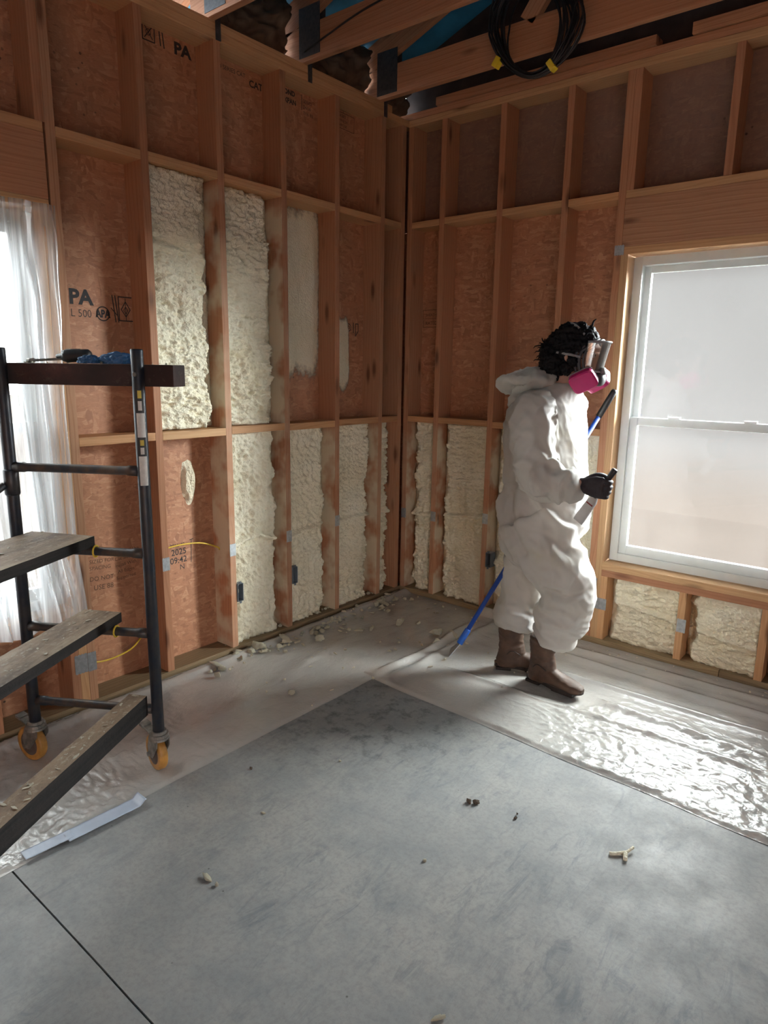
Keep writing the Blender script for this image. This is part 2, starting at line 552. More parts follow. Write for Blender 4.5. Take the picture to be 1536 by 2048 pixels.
# glass
_m, _nt, _o = new_mat('window_glass')
_t = NT(_nt)
_tr, _gl = _t.n('BsdfTransparent'), _t.n('BsdfGlossy', i_Roughness=0.02)
_tr.inputs[0].default_value = (0.93, 0.95, 0.94, 1)
_lw = _t.n('LayerWeight', i_Blend=0.2)
_mx = _t.n('MixShader')
_t.l(_lw.outputs['Fresnel'], _mx.inputs[0])
_t.l(_tr.outputs[0], _mx.inputs[1])
_t.l(_gl.outputs[0], _mx.inputs[2])
_t.l(_mx.outputs[0], _o.inputs[0])
MT['glass'] = _m


# ------------------------------------------------------------------ object helpers
def link_mesh(name, verts, faces, mat=None, parent=None, smooth=False):
    me = bpy.data.meshes.new(name)
    me.from_pydata([tuple(v) for v in verts], [], [tuple(f) for f in faces])
    me.update()
    o = bpy.data.objects.new(name, me)
    C.objects.link(o)
    if mat is not None:
        me.materials.append(mat)
    if smooth:
        me.polygons.foreach_set('use_smooth', [True] * len(me.polygons))
    if parent is not None:
        o.parent = parent
    return o


def link_bm(name, bm, mat=None, parent=None, smooth=False):
    me = bpy.data.meshes.new(name)
    bm.normal_update()
    bm.to_mesh(me)
    bm.free()
    o = bpy.data.objects.new(name, me)
    C.objects.link(o)
    if mat is not None:
        me.materials.append(mat)
    if smooth:
        me.polygons.foreach_set('use_smooth', [True] * len(me.polygons))
    if parent is not None:
        o.parent = parent
    return o


def tag(o, label, cat, group=None, kind=None):
    o['label'] = label
    o['category'] = cat
    if group:
        o['group'] = group
    if kind:
        o['kind'] = kind
    return o


def empty(name, loc=(0, 0, 0), rz=0.0):
    o = bpy.data.objects.new(name, None)
    o.empty_display_size = 0.05
    o.location = loc
    o.rotation_euler = (0, 0, rz)
    C.objects.link(o)
    return o


def bm_box(bm, c, s, rot=None, bevel=0.0):
    r = bmesh.ops.create_cube(bm, size=1.0)
    vs_ = r['verts']
    mat = Matrix.Diagonal((s[0], s[1], s[2], 1))
    if rot is not None:
        mat = rot.to_4x4() @ mat
    mat = Matrix.Translation(c) @ mat
    bmesh.ops.transform(bm, matrix=mat, verts=vs_)
    if bevel:
        es = list({e for v in vs_ for e in v.link_edges})
        bmesh.ops.bevel(bm, geom=es, offset=bevel, segments=2, affect='EDGES', profile=0.7)


def bm_tube(bm, pts, radii, seg=10, cap=True, flat=None):
    """Tube through pts. radii: number or list."""
    pts = [Vector(p) for p in pts]
    n = len(pts)
    if isinstance(radii, (int, float)):
        radii = [radii] * n
    tang = []
    for i in range(n):
        a = pts[max(0, i - 1)]
        b = pts[min(n - 1, i + 1)]
        d = (b - a)
        tang.append(d.normalized() if d.length > 1e-9 else Vector((0, 0, 1)))
    t0 = tang[0]
    up = Vector((0, 0, 1)) if abs(t0.z) < 0.9 else Vector((1, 0, 0))
    nx = t0.cross(up).normalized()
    rings = []
    for i in range(n):
        if i:
            q = tang[i - 1].rotation_difference(tang[i])
            nx = q @ nx
        nx = (nx - tang[i] * nx.dot(tang[i])).normalized()
        ny = tang[i].cross(nx)
        ring = []
        for k in range(seg):
            a = 2 * PI * k / seg
            ring.append(bm.verts.new(pts[i] + (nx * math.cos(a) + ny * math.sin(a)) * radii[i]))
        rings.append(ring)
    for i in range(n - 1):
        for k in range(seg):
            k2 = (k + 1) % seg
            bm.faces.new((rings[i][k], rings[i][k2], rings[i + 1][k2], rings[i + 1][k]))
    if cap:
        bm.faces.new(list(reversed(rings[0])))
        bm.faces.new(rings[-1])
    return rings


def tube_obj(name, pts, radii, mat, parent=None, seg=10):
    bm = bmesh.new()
    bm_tube(bm, pts, radii, seg)
    return link_bm(name, bm, mat, parent, True)


def box_obj(name, c, s, mat, parent=None, bevel=0.002, rot=None):
    bm = bmesh.new()
    bm_box(bm, (0, 0, 0), s, None, bevel)
    o = link_bm(name, bm, mat, parent)
    o.location = c
    if rot is not None:
        o.rotation_euler = rot
    return o


def spline(pts, n=12):
    """Catmull-Rom through pts."""
    pts = [Vector(p) for p in pts]
    P = [pts[0] * 2 - pts[1]] + pts + [pts[-1] * 2 - pts[-2]]
    out = []
    for i in range(1, len(P) - 2):
        for k in range(n):
            t = k / n
            a, b, c, d = P[i - 1], P[i], P[i + 1], P[i + 2]
            out.append(0.5 * ((2 * b) + (c - a) * t + (2 * a - 5 * b + 4 * c - d) * t * t + (3 * b - a - 3 * c + d) * t ** 3))
    out.append(pts[-1])
    return out


def board(name, c, axis, length, a, b, mat, parent=None, bevel=0.003):
    """Sawn timber; its own z runs along the grain. axis z: a=x,b=y; axis x: a=z,b=y; axis y: a=x,b=z."""
    bm = bmesh.new()
    bm_box(bm, (0, 0, 0), (a, b, length), None, bevel)
    o = link_bm(name, bm, mat, parent)
    o.location = c
    if axis == 'x':
        o.rotation_euler = (0, PI / 2, 0)
    elif axis == 'y':
        o.rotation_euler = (-PI / 2, 0, 0)
    return o


def beam(name, p0, p1, w, h, mat, parent=None, side=None):
    """Timber from p0 to p1; h measured in the plane holding the vertical, w across."""
    p0, p1 = Vector(p0), Vector(p1)
    z = (p1 - p0).normalized()
    up = Vector((0, 0, 1)) if abs(z.z) < 0.95 else Vector((1, 0, 0))
    x = up.cross(z).normalized()
    y = z.cross(x)
    bm = bmesh.new()
    bm_box(bm, (0, 0, 0), (w, h, (p1 - p0).length), None, 0.003)
    o = link_bm(name, bm, mat, parent)
    R = Matrix((x, y, z)).transposed().to_4x4()
    R.translation = (p0 + p1) / 2
    o.matrix_world = R
    return o


def grid_mesh(name, P, mat, parent=None, smooth=True, flip=False):
    """P: array (n, m, 3)."""
    n, m = P.shape[:2]
    idx = np.arange(n * m).reshape(n, m)
    f = np.stack([idx[:-1, :-1], idx[1:, :-1], idx[1:, 1:], idx[:-1, 1:]], -1).reshape(-1, 4)
    if flip:
        f = f[:, ::-1]
    return link_mesh(name, P.reshape(-1, 3).tolist(), f.tolist(), mat, parent, smooth)

# ================================================================== THE SETTING
ZL, ZU, ZT, ZTT = 1.2467, 2.4673, 3.0283, 3.104      # tops of the two rows of blocking, underside and top of the plates
ROOM_X, ROOM_Y = 5.6, -6.6
TH = 0.0381


def multi_box(name, boxes, mat, parent=None, bevel=0.0):
    bm = bmesh.new()
    for lo, hi in boxes:
        lo, hi = Vector(lo), Vector(hi)
        bm_box(bm, (lo + hi) / 2, hi - lo, None, bevel)
    return link_bm(name, bm, mat, parent)


# floor slab with a sawn joint
def make_floor():
    yj, hw = -2.975, 0.0028
    ys = [(-6.8, 0), (yj - hw, 0), (yj - hw * .6, -0.02), (yj + hw * .6, -0.02), (yj + hw, 0), (0.16, 0)]
    xs = np.linspace(-0.16, ROOM_X + 0.1, 40)
    P = np.zeros((len(ys), len(xs), 3))
    for i, (y, z) in enumerate(ys):
        P[i, :, 0] = xs
        P[i, :, 1] = y + (0.0016 * pn(xs * 7, 3.3) if 0 < i < 5 else 0)
        P[i, :, 2] = z
    o = grid_mesh('floor', P, MT['concrete'], smooth=False, flip=True)
    o['kind'] = 'structure'
    o['label'] = 'grey concrete slab floor with a straight sawn joint'
    return o


floor = make_floor()

# sheathing
wall_left = multi_box('wall_left', [((-.152, ROOM_Y, 0), (-.14, WL['y0'], ZTT)), ((-.152, WL['y1'], 0), (-.14, .152, ZTT)),
                                    ((-.152, WL['y0'], 0), (-.14, WL['y1'], WL['z0'])), ((-.152, WL['y0'], WL['z1']), (-.14, WL['y1'], ZTT))], MT['osb'])
wall_left['kind'] = 'structure'
wall_left['label'] = 'stud wall with strand board sheathing, foam and the plastic draped window'
wall_back = multi_box('wall_back', [((-.14, .14, 0), (WR['x0'], .152, 2.44)), ((WR['x1'], .14, 0), (ROOM_X, .152, 2.44)),
                                    ((WR['x0'], .14, 0), (WR['x1'], .152, WR['z0'])), ((WR['x0'], .14, WR['z1']), (WR['x1'], .152, 2.44))], MT['osb'])
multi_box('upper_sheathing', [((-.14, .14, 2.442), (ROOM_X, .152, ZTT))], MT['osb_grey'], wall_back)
wall_back['kind'] = 'structure'
wall_back['label'] = 'stud wall behind the walking worker with the film covered window'

L1, SP = 0.2444, 0.4064
YL = [-(L1 + i * SP) for i in range(4)] + [-1.8700]           # studs counted from the corner
YK, YTR = -2.276, -2.3145                                       # king stud and trimmer
XR = [0.2695, 0.6759, 1.0823]
XK, XT = 1.3978, 1.4360
HS = (ZT - TH)                                                   # stud length


def lstud(y, z0=TH, z1=ZT, mat='stud', name='stud'):
    return board(name, (-.07, y, (z0 + z1) / 2), 'z', z1 - z0, .14, TH, MT[mat], wall_left)


def rstud(x, z0=TH, z1=ZT, mat='stud', name='stud'):
    o = board(name, (x, .07, (z0 + z1) / 2), 'z', z1 - z0, TH, .14, MT[mat], wall_back)
    # flank faces of this wall are local x: turn the board so local y is its flank
    o.data.transform(Matrix.Rotation(PI / 2, 4, 'Z'))
    o.rotation_euler = (0, 0, -PI / 2)
    return o


# --- left wall
studs_l = [lstud(YL[0], mat='stud_low'), lstud(YL[1], mat='stud_low'), lstud(YL[2], mat='stud_all'), lstud(YL[3], mat='stud_all'), lstud(YL[4], mat='stud')]
king_l = lstud(YK, mat='stud', name='king_stud')
trim_l = lstud(YTR, z1=WL['z1'], mat='pale', name='trimmer_stud')
lstud(-2.3525, z1=WL['z0'] - .076, mat='stud', name='cripple_stud')
lstud(YTR, z0=ZU, mat='stud', name='cripple_stud')
lstud(-2.690, z0=ZU, mat='stud', name='cripple_stud')
lstud(-2.690, z1=WL['z0'] - .076, mat='stud', name='cripple_stud')
lstud(-3.285, mat='stud', z1=WL['z1'], name='trimmer_stud')
lstud(-3.323, mat='stud', name='king_stud')
for k in range(6):
    if k < 3:
        lstud(-3.73 - k * SP, mat='stud')
end_l = lstud(-.043, mat='stud')
hl, hc = 3.323 - 2.295 - TH, -(3.304 + 2.295) / 2
board('header_plate', (-.07, hc, ZU - TH / 2), 'y', hl, .14, TH, MT['block'], wall_left)
board('window_header', (-.055, hc, (2.186 + 2.429) / 2), 'y', hl, .11, .242, MT['stud'], wall_left)
board('window_header_plate', (-.07, hc, 2.167), 'y', hl, .14, TH, MT['pale'], wall_left)
board('window_sill_plate', (-.07, -2.80, WL['z0'] - .019), 'y', .93, .14, TH, MT['pale'], wall_left)
board('window_sill_plate', (-.07, -2.80, WL['z0'] - .0575), 'y', .93, .14, TH, MT['stud'], wall_left)
board('bottom_plate', (-.07, -3.25, TH / 2), 'y', 6.6, .14, TH, MT['treated'], wall_left)
board('top_plate', (-.07, -3.25, ZT + TH / 2), 'y', 6.6, .14, TH, MT['pale'], wall_left)
board('top_plate', (-.07, -3.37, ZT + TH * 1.5 + .0012), 'y', 6.4, .14, TH, MT['block'], wall_left)
bays_l = [YK, YL[4], YL[3], YL[2], YL[1], YL[0], -.043]
for row in (ZL, ZU):
    for a, b in zip(bays_l[:-1], bays_l[1:]):
        dz = rnd.uniform(-.004, .004)
        board('blocking', (-.07, (a + b) / 2, row - TH / 2 + dz), 'y', b - a - TH, .14, TH, MT['block'], wall_left)

# --- the wall behind the worker
end_r = rstud(.019, mat='stud_low')
studs_r = [rstud(XR[0], mat='stud_low'), rstud(XR[1], mat='stud_low'), rstud(XR[2], mat='stud_low')]
king_r = rstud(XK, mat='stud', name='king_stud')
trim_r = rstud(XT, z1=WR['z1'], mat='pale', name='trimmer_stud')
crip_r0 = rstud(1.474, z1=WR['z0'] - .076, mat='pale', name='cripple_stud')
crip_r = rstud(1.905, z1=WR['z0'] - .076, mat='pale', name='cripple_stud')
rstud(2.300, z1=WR['z0'] - .076, mat='pale', name='cripple_stud')
rstud(XT, z0=ZU, mat='stud', name='cripple_stud')
rstud(1.895, z0=ZU, mat='stud', name='cripple_stud')
rstud(2.301, z0=ZU, mat='stud', name='cripple_stud')
rstud(2.404, z1=WR['z1'], mat='stud', name='trimmer_stud')
rstud(2.442, mat='stud', name='king_stud')
for k in range(4):
    rstud(2.85 + k * SP, mat='stud')
xl, xc = 2.423 - 1.417, (2.423 + 1.417) / 2
board('header_plate', (xc, .07, ZU - TH / 2), 'x', xl, TH, .14, MT['block'], wall_back)
board('window_header', (xc, .055, (2.193 + 2.429) / 2), 'x', xl, .236, .11, MT['stud'], wall_back)
board('window_header_plate', (xc, .07, 2.174), 'x', xl, TH, .14, MT['pale'], wall_back)
board('window_sill_plate', (1.92, .07, WR['z0'] - .019), 'x', .93, TH, .14, MT['pale'], wall_back)
board('window_sill_plate', (1.92, .07, WR['z0'] - .0575), 'x', .93, TH, .14, MT['stud'], wall_back)
board('bottom_plate', (1.06, .07, TH / 2), 'x', 2.12, TH, .14, MT['treated'], wall_back)
board('bottom_plate', (3.86, .072, TH / 2), 'x', 3.475, TH, .14, MT['treated'], wall_back)
board('top_plate', (2.8, .07, ZT + TH / 2), 'x', 5.6, TH, .14, MT['block'], wall_back)
board('top_plate', (2.73, .07, ZT + TH * 1.5 + .0012), 'x', 5.74, TH, .14, MT['stud'], wall_back)
bays_r = [.019] + XR + [XK]
for row in (ZL, ZU):
    for a, b in zip(bays_r[:-1], bays_r[1:]):
        dz = rnd.uniform(-.004, .004)
        board('blocking', ((a + b) / 2, .07, row - TH / 2 + dz), 'x', b - a - TH, TH, .14, MT['block'], wall_back)
# a loose board lying along the plate, and the dark gable above it
o = board('plate_board', (0.86, .03, ZTT + .026), 'x', 1.3, .045, .09, MT['stud'], wall_back)
board('plate_board', (2.35, .03, ZTT + .03), 'x', 1.35, .05, .09, MT['stud'], wall_back)
multi_box('gable_sheathing', [((-.14, .14, ZTT), (ROOM_X, .152, 5.2))], MT['dark'], wall_back)

# --- the two walls behind the camera, the second with an unseen opening added for fill light
wall_front = multi_box('wall_front', [((-.15, ROOM_Y - .15, 0), (ROOM_X, ROOM_Y, 5.2))], MT['osb'])
wall_front['kind'] = 'structure'
wall_front['label'] = 'strand board wall behind the viewer'
wall_right = multi_box('wall_right', [((ROOM_X, ROOM_Y, 0), (ROOM_X + .15, -5.8, 5.2)), ((ROOM_X, -4.6, 0), (ROOM_X + .15, .15, 5.2)), ((ROOM_X, -5.8, 2.1), (ROOM_X + .15, -4.6, 5.2))], MT['osb'])
wall_right['kind'] = 'structure'
wall_right['label'] = 'strand board wall with an opening added for fill light beside the viewer'

# --- roof: trusses and the blue underlay seen between them
SL = 0.36
roof = empty('ceiling')
roof['kind'] = 'structure'
roof['label'] = 'roof deck with blue underlay seen between the trusses'
ridge = 2.8
for nm, x0, x1 in (('roof_deck', -.5, ridge), ('roof_deck', ridge, ROOM_X + .5)):
    z = lambda x: 3.46 + SL * (ridge - abs(x - ridge))
    P = np.array([[[x0, y, z(x0)], [x1, y, z(x1)]] for y in (-6.9, .3)])
    o = grid_mesh(nm, P, MT['blue_under'], roof, False)
    sm = o.modifiers.new('thickness', 'SOLIDIFY')
    sm.thickness = .02


def make_truss(y, label):
    t = empty('roof_truss', (0, y, 0))
    t['kind'] = 'structure'
    t['label'] = label
    t['category'] = 'roof truss'

    def bl(nm, p0, p1, h, mat='stud', dy=0.0):
        p0, p1 = Vector(p0), Vector(p1)
        z = (p1 - p0).normalized()
        yv = Vector((0, 1, 0))
        x = yv.cross(z)
        bm = bmesh.new()
        bm_box(bm, (0, 0, 0), (h, TH, (p1 - p0).length), None, .003)
        o = link_bm(nm, bm, MT[mat], t)
        R = Matrix((x, yv, z)).transposed()
        o.rotation_euler = R.to_euler()
        o.location = (p0 + p1) / 2 + Vector((0, dy, 0))
        return o
    bl('bottom_chord', (-.13, 0, ZTT + .084), (5.55, 0, ZTT + .084), .166, 'stud')
    zt = lambda x: 3.36 + SL * (ridge - abs(x - ridge))
    bl('top_chord', (-.35, 0, zt(-.35)), (ridge, 0, zt(ridge)), .14, 'stud')
    bl('top_chord', (ROOM_X + .35, 0, zt(-.35)), (ridge, 0, zt(ridge)), .14, 'stud')
    for xa, xb in ((.95, 1.35), (1.35, 2.0), (2.0, 2.7), (3.6, 2.9), (3.6, 4.3)):
        bl('web', (xa, 0, ZTT + .16), (xb, 0, zt(xb) - .06), .089, 'stud')
    g = multi_box('gusset_plate', [((-.02, -.0215, ZTT + .02), (.13, -.0195, ZTT + .25)), ((-.02, .0195, ZTT + .02), (.13, .0215, ZTT + .25))], MT['gusset'], t)
    bm = bmesh.new()
    bm_box(bm, (.0035, .034, ZTT - .012), (.0022, .030, .13))
    bm_box(bm, (-.02, .0215, ZTT + .06), (.06, .0022, .10))
    link_bm('hurricane_tie', bm, MT['gusset'], t)
    return t


make_truss(-1.490, 'timber truss crossing at the top edge, second tie from the corner along')
make_truss(-.899, 'timber truss with a thin black wire stapled along its chord')
make_truss(-.270, 'timber truss behind the coil of black cable, nearest the window wall')
make_truss(-2.10, 'timber truss above the taped off scaffold window')

# eave stops: crumpled paper between the truss heels
for y0, y1, lb in ((-.86, -.30, 'crumpled kraft paper stop in the eave behind the coil truss heel'), (-1.45, -.94, 'crumpled kraft paper stop in the eave above the foamed bays'), (-.23, .10, 'crumpled kraft paper stop in the eave at the room corner')):
    yy = np.linspace(y0, y1, 34)
    ss = np.linspace(0, 1, 26)
    S, Y = np.meshgrid(ss, yy)
    w = (Y - y0) / (y1 - y0)
    sag = np.sin(PI * w)
    X = -.13 + .07 * np.sin(PI * S * .9) * (0.5 + .35 * np.abs(np.cos(PI * w)) ** 1.5) + .05 * fbm(S * 5, Y * 11, 2.2)
    Z = ZTT + .01 + (0.36 - .10 * sag) * S + .02 * pn(Y * 14, S * 4, 5)
    o = grid_mesh('eave_stop', np.stack([X, Y, Z], -1), MT['kraft'], roof)
    o.modifiers.new('thickness', 'SOLIDIFY').thickness = .004


# ------------------------------------------------------------------ sprayed foam
def foam_panel(wall, u0, u1, z0, z1, seed, depth=.088, style='wavy', rag=0.10, cable=None, top_thin=0.0, lay=None):
    """One bay of sprayed foam on the sheathing; u runs away from the viewer's near stud towards the flank that shows."""
    W, H = abs(u1 - u0), z1 - z0
    nu, nz = max(24, int(W / .0062)), max(24, int(H / .0062))
    s = np.linspace(0, 1, nu)
    q = np.linspace(0, 1, nz)
    S, Q = np.meshgrid(s, q)
    a, z = S * W, z0 + Q * H
    T = np.full_like(S, depth)
    T += .018 * fbm(a * 5, z * 4, seed, 2)
    if style == 'wavy':
        wx, wz = a + .02 * pn(a * 9, z * 9, seed + 3), z + .03 * pn(a * 7, z * 6, seed + 9)
        band = np.clip(.85 + .6 * pn(a * 3, z * 2.2, seed + 20), 0.6, 1.1)
        T += .011 * (1 - 2.2 * np.abs(pn(a * 5 + .3 * pn(z * 9, a * 9, seed), z * 17, seed + 30)))
        rip = 1 - np.abs(pn(wx * 16, wz * 62, seed + 1)) * 2.2
        T += .0165 * rip * band
        T += .009 * (1 - 2 * np.abs(pn(a * 42, z * 55, seed + 2)))
        T += .006 * pn(a * 85, z * 85, seed + 4)
    elif style == 'lumpy':
        T += .014 * (1 - 2.2 * np.abs(pn(a * 24, z * 24, seed + 1)))
        T += .0075 * (1 - 2 * np.abs(pn(a * 50, z * 58, seed + 2)))
        T += .003 * pn(a * 100, z * 100, seed + 4)
    else:
        T += .003 * pn(a * 20, z * 40, seed + 1) + .0022 * pn(a * 70, z * 90, seed + 2)
    # ragged edge beside the flank that shows
    edge = 1 - (rag * .35 + .030 * fbm(z * 9, seed * 1.7, 0, 3)) / W
    lip = sstep(0.0, .055, edge * W - a)
    bead = np.exp(-((edge * W - a - .03) / .02) ** 2) * .016 * (.4 + pn(z * 22, seed, 1))
    T = T * (lip * .78 + .22) + bead
    T -= top_thin * sstep(.75, 1, Q)
    T += .010 * np.exp(-(a / .02) ** 2)
    if cable is not None:
        zc = np.interp(s, np.linspace(0, 1, len(cable)), cable)
        T = T + .030 * np.exp(-((z - zc[None, :]) / .012) ** 4) * sstep(edge * W + .01, edge * W - .03, a)
    T = np.clip(T, .006, .134)
    # closed rim
    T[0, :] = T[-1, :] = T[:, 0] = T[:, -1] = 0.0005
    a2 = a.copy()
    a2[:, 1] = a2[:, 0] + .0004
    a2[:, -2] = a2[:, -1] - .0004
    zz = z.copy()
    zz[1, :] = zz[0, :] + .0004
    zz[-2, :] = zz[-1, :] - .0004
    if wall == 'left':
        P = np.stack([-.14 + T, u0 + np.sign(u1 - u0) * a2, zz], -1)
        return grid_mesh('foam_fill', P, MT['foam'], wall_left, True, flip=True)
    P = np.stack([u0 + np.sign(u1 - u0) * a2, .14 - T, zz], -1)
    return grid_mesh('foam_fill', P, MT['foam'], wall_back, True, flip=(u1 > u0))


h = TH / 2 + .0005
# lower row, left wall
foam_panel('left', YL[3] + h, YL[2] - h, TH, ZL - TH, 1.0, .090, 'lumpy', .055, [.60, .63, .635, .60, .585])
foam_panel('left', YL[2] + h, YL[1] - h, TH, ZL - TH, 2.0, .088, 'lumpy', .075, [.575, .59, .60, .615, .61])
foam_panel('left', YL[1] + h, YL[0] - h, TH, ZL - TH, 3.0, .082, 'wavy', .070, [.60, .60, .61, .61, .61])
foam_panel('left', YL[0] + h, -.043 - h, TH, ZL - TH, 4.0, .080, 'wavy', .03, [.60, .60, .60])
# upper row, left wall
foam_panel('left', YL[4] + h, YL[3] - h, ZL + .004, ZU - TH - .005, 5.0, .085, 'wavy', .085)
foam_panel('left', YL[3] + h, YL[2] - h, ZL + .004, ZU - TH - .005, 6.4, .088, 'wavy', .075, None, .02)
# wall behind the worker; here the flank that shows is the near-corner side of each bay
foam_panel('back', XR[0] - h, .038 + .001, TH, ZL - TH, 7.0, .080, 'wavy', .03, [.585, .58, .58])
foam_panel('back', XR[1] - h, XR[0] + h, TH, ZL - TH, 8.0, .090, 'wavy', .045, [.637, .62, .61, .60])
foam_panel('back', XR[2] - h, XR[1] + h, TH, ZL - TH, 9.0, .088, 'wavy', .05)
foam_panel('back', XK - h, XR[2] + h, TH, ZL - TH, 10.0, .085, 'lumpy', .04)
foam_panel('back', 1.905 - h, 1.474 + h, TH, WR['z0'] - .077, 11.0, .082, 'wavy', .03, [.235, .25, .27, .28])
foam_panel('back', 2.300 - h, 1.905 + h, TH, WR['z0'] - .077, 12.0, .085, 'wavy', .035, [.19, .20, .21, .22])


def foam_patch(wall, uc, zc, ru, rz, seed, thick, sides=9, soft=1.0, name='foam_patch'):
    """A thin island of foam or overspray on the bare sheathing."""
    n, m = 46, 26
    th = np.linspace(0, 2 * PI, n, endpoint=False)
    rr = np.linspace(0, 1, m)
    T, R = np.meshgrid(th, rr)
    k = 1 + .16 * fbm(np.cos(T) * 1.5, np.sin(T) * 1.5, seed, 3)
    p = 4.0
    sup = (np.abs(np.cos(T)) ** p + np.abs(np.sin(T)) ** p) ** (-1 / p)
    U = uc + ru * R * k * np.cos(T) * (sup if soft > 1 else 1)
    Z = zc + rz * R * k * np.sin(T) * (sup if soft > 1 else 1)
    H = thick * sstep(1.0, .55, R) * (1 + .35 * fbm(U * 30, Z * 12, seed)) + .0006
    H[-1] = .0002
    if wall == 'left':
        P = np.stack([-.14 + H, U, Z], -1)
    else:
        P = np.stack([U, .14 - H, Z], -1)
    P = np.concatenate([P, P[:, :1]], 1)
    o = grid_mesh(name, P, MT['overspray' if soft > 1 else 'foam'], wall_left if wall == 'left' else wall_back, True, flip=(wall != 'left'))
    cov = sstep(1.0, .62, np.concatenate([R, R[:, :1]], 1))
    at = o.data.attributes.new('cover', 'FLOAT', 'POINT')
    at.data.foreach_set('value', cov.ravel())
    return o


foam_patch('left', -1.628, .965, .045, .115, 1.3, .022)
foam_patch('left', -.835, 1.97, .20, .56, 2.4, .014, soft=2)
foam_patch('left', -.475, 1.64, .10, .25, 3.3, .006, soft=2)


# ------------------------------------------------------------------ stamps on the sheathing
def text_bm(s, size, bold=0.0):
    cu = bpy.data.curves.new('lettering', 'FONT')
    cu.body = s
    cu.size = size
    cu.align_x = 'LEFT'
    cu.offset = bold
    cu.resolution_u = 3
    ob = bpy.data.objects.new('lettering', cu)
    C.objects.link(ob)
    dg = bpy.context.evaluated_depsgraph_get()
    me = bpy.data.meshes.new_from_object(ob.evaluated_get(dg))
    bm = bmesh.new()
    bm.from_mesh(me)
    bpy.data.meshes.remove(me)
    bpy.data.objects.remove(ob)
    bpy.data.curves.remove(cu)
    return bm


def add_to(dst, src, mat):
    me = bpy.data.meshes.new('tmp')
    src.to_mesh(me)
    src.free()
    me.transform(mat)
    dst.from_mesh(me)
    bpy.data.meshes.remove(me)


def bm_line(bm, pts, w, closed=False):
    """Flat inked line in the xy plane."""
    n = len(pts)
    for i in range(n if closed else n - 1):
        a, b = Vector((*pts[i], 0)), Vector((*pts[(i + 1) % n], 0))
        d = (b - a).normalized()
        p = Vector((-d.y, d.x, 0)) * w / 2
        e = d * w * .3
        bm.faces.new([bm.verts.new(v) for v in (a - e - p, b + e - p, b + e + p, a - e + p)])


def stamp(wall, u, z, items, rot=0.0, mat='ink', name='printed_stamp'):
    """items: list of (kind, ...) drawn in a plane with x along the wall and y up."""
    bm = bmesh.new()
    for it in items:
        if it[0] == 't':
            _, s, x, y, size, *rest = it
            bold = rest[0] if rest else 0
            sx = rest[1] if len(rest) > 1 else 1
            add_to(bm, text_bm(s, size, bold), Matrix.Translation((x, y, 0)) @ Matrix.Diagonal((sx, 1, 1, 1)))
        elif it[0] == 'l':
            bm_line(bm, it[1], it[2], it[3] if len(it) > 3 else False)
        elif it[0] == 'c':
            _, x, y, r, w = it
            bm_line(bm, [(x + r * math.cos(a * PI / 12), y + r * math.sin(a * PI / 12)) for a in range(24)], w, True)
    me_m = Matrix.Rotation(rot, 4, 'Z')
    if wall == 'left':
        B = Matrix(((0, 0, 1, -.1394), (1, 0, 0, u), (0, 1, 0, z), (0, 0, 0, 1)))
        par = wall_left
    else:
        B = Matrix(((1, 0, 0, u), (0, 0, -1, .1394), (0, 1, 0, z), (0, 0, 0, 1)))
        par = wall_back
    bmesh.ops.transform(bm, matrix=B @ me_m, verts=bm.verts)
    return link_bm(name, bm, MT[mat], par)


stamp('left', -2.185, 1.812, [('t', 'PA', 0, 0, .086, .0035, 1.05), ('l', [(-.012, .0), (-.012, .05)], .003)])
stamp('left', -2.182, 1.757, [('t', 'L 500', 0, 0, .047, -.0004, .9)])
stamp('left', -2.065, 1.750, [('t', 'APA', -.002, .012, .045, .002, .8), ('c', .032, .027, .030, .005)])
stamp('left', -1.985, 1.745, [('l', [(0, .115), (.012, 0)], .005), ('l', [(.014, .115), (.026, 0)], .005), ('l', [(-.008, .06), (.02, .03)], .004)])
stamp('left', -1.955, 1.752, [('l', [(0, 0), (.08, 0), (.08, .105), (0, .105)], .005, True), ('l', [(.034, .085), (.012, .05), (.034, .018), (.056, .05)], .004, True), ('l', [(.034, .062), (.024, .047), (.034, .03), (.044, .047)], .003, True), ('l', [(.034, .1), (.034, .0)], .003)])
stamp('left', -1.752, .632, [('t', 'MILL 40', 0, 0, .026), ('t', '2025', .003, -.043, .046, .0004), ('t', '09:42', -.006, -.087, .046, .0004), ('t', 'N', .05, -.125, .04)])
stamp('left', -1.635, .655, [('l', [(0, 0), (.022, .004)], .004), ('l', [(.010, .002), (.004, -.12)], .004)])
stamp('left', -2.185, .64, [('t', 'SIZED FOR', 0, 0, .026), ('t', 'SPACING', 0, -.032, .026), ('t', 'DO NOT', .0, -.085, .030), ('t', 'USE 88', .02, -.13, .034)], -.06, 'ink_faint')
stamp('left', -2.06, .66, [('t', 'For Roof Use', 0, 0, .024), ('t', 'Cut Side Down', 0, -.032, .024), ('t', 'Install With', 0, -.064, .024), ('t', 'All Edges', 0.01, -.096, .024), ('t', 'Supported', 0, -.128, .024)], .04, 'ink_faint')
stamp('left', -1.76, 2.972, [('l', [(0, 0), (.06, 0), (.06, .07), (0, .07)], .005, True), ('l', [(.01, .01), (.03, .035), (.05, .01)], .004), ('l', [(.01, .06), (.03, .035), (.05, .06)], .004), ('c', .03, .035, .012, .003), ('l', [(.09, 0), (.084, .07)], .006), ('l', [(.108, -.005), (.1, .065)], .006)])
stamp('left', -1.60, 2.965, [('t', 'PA', 0, 0, .07, .003, 1.1)])
stamp('left', -1.36, 2.985, [('t', '50 SERIES CAT', 0, 0, .028)])
stamp('left', -1.16, 2.955, [('t', 'CAT CD', 0, 0, .045, .0012)])
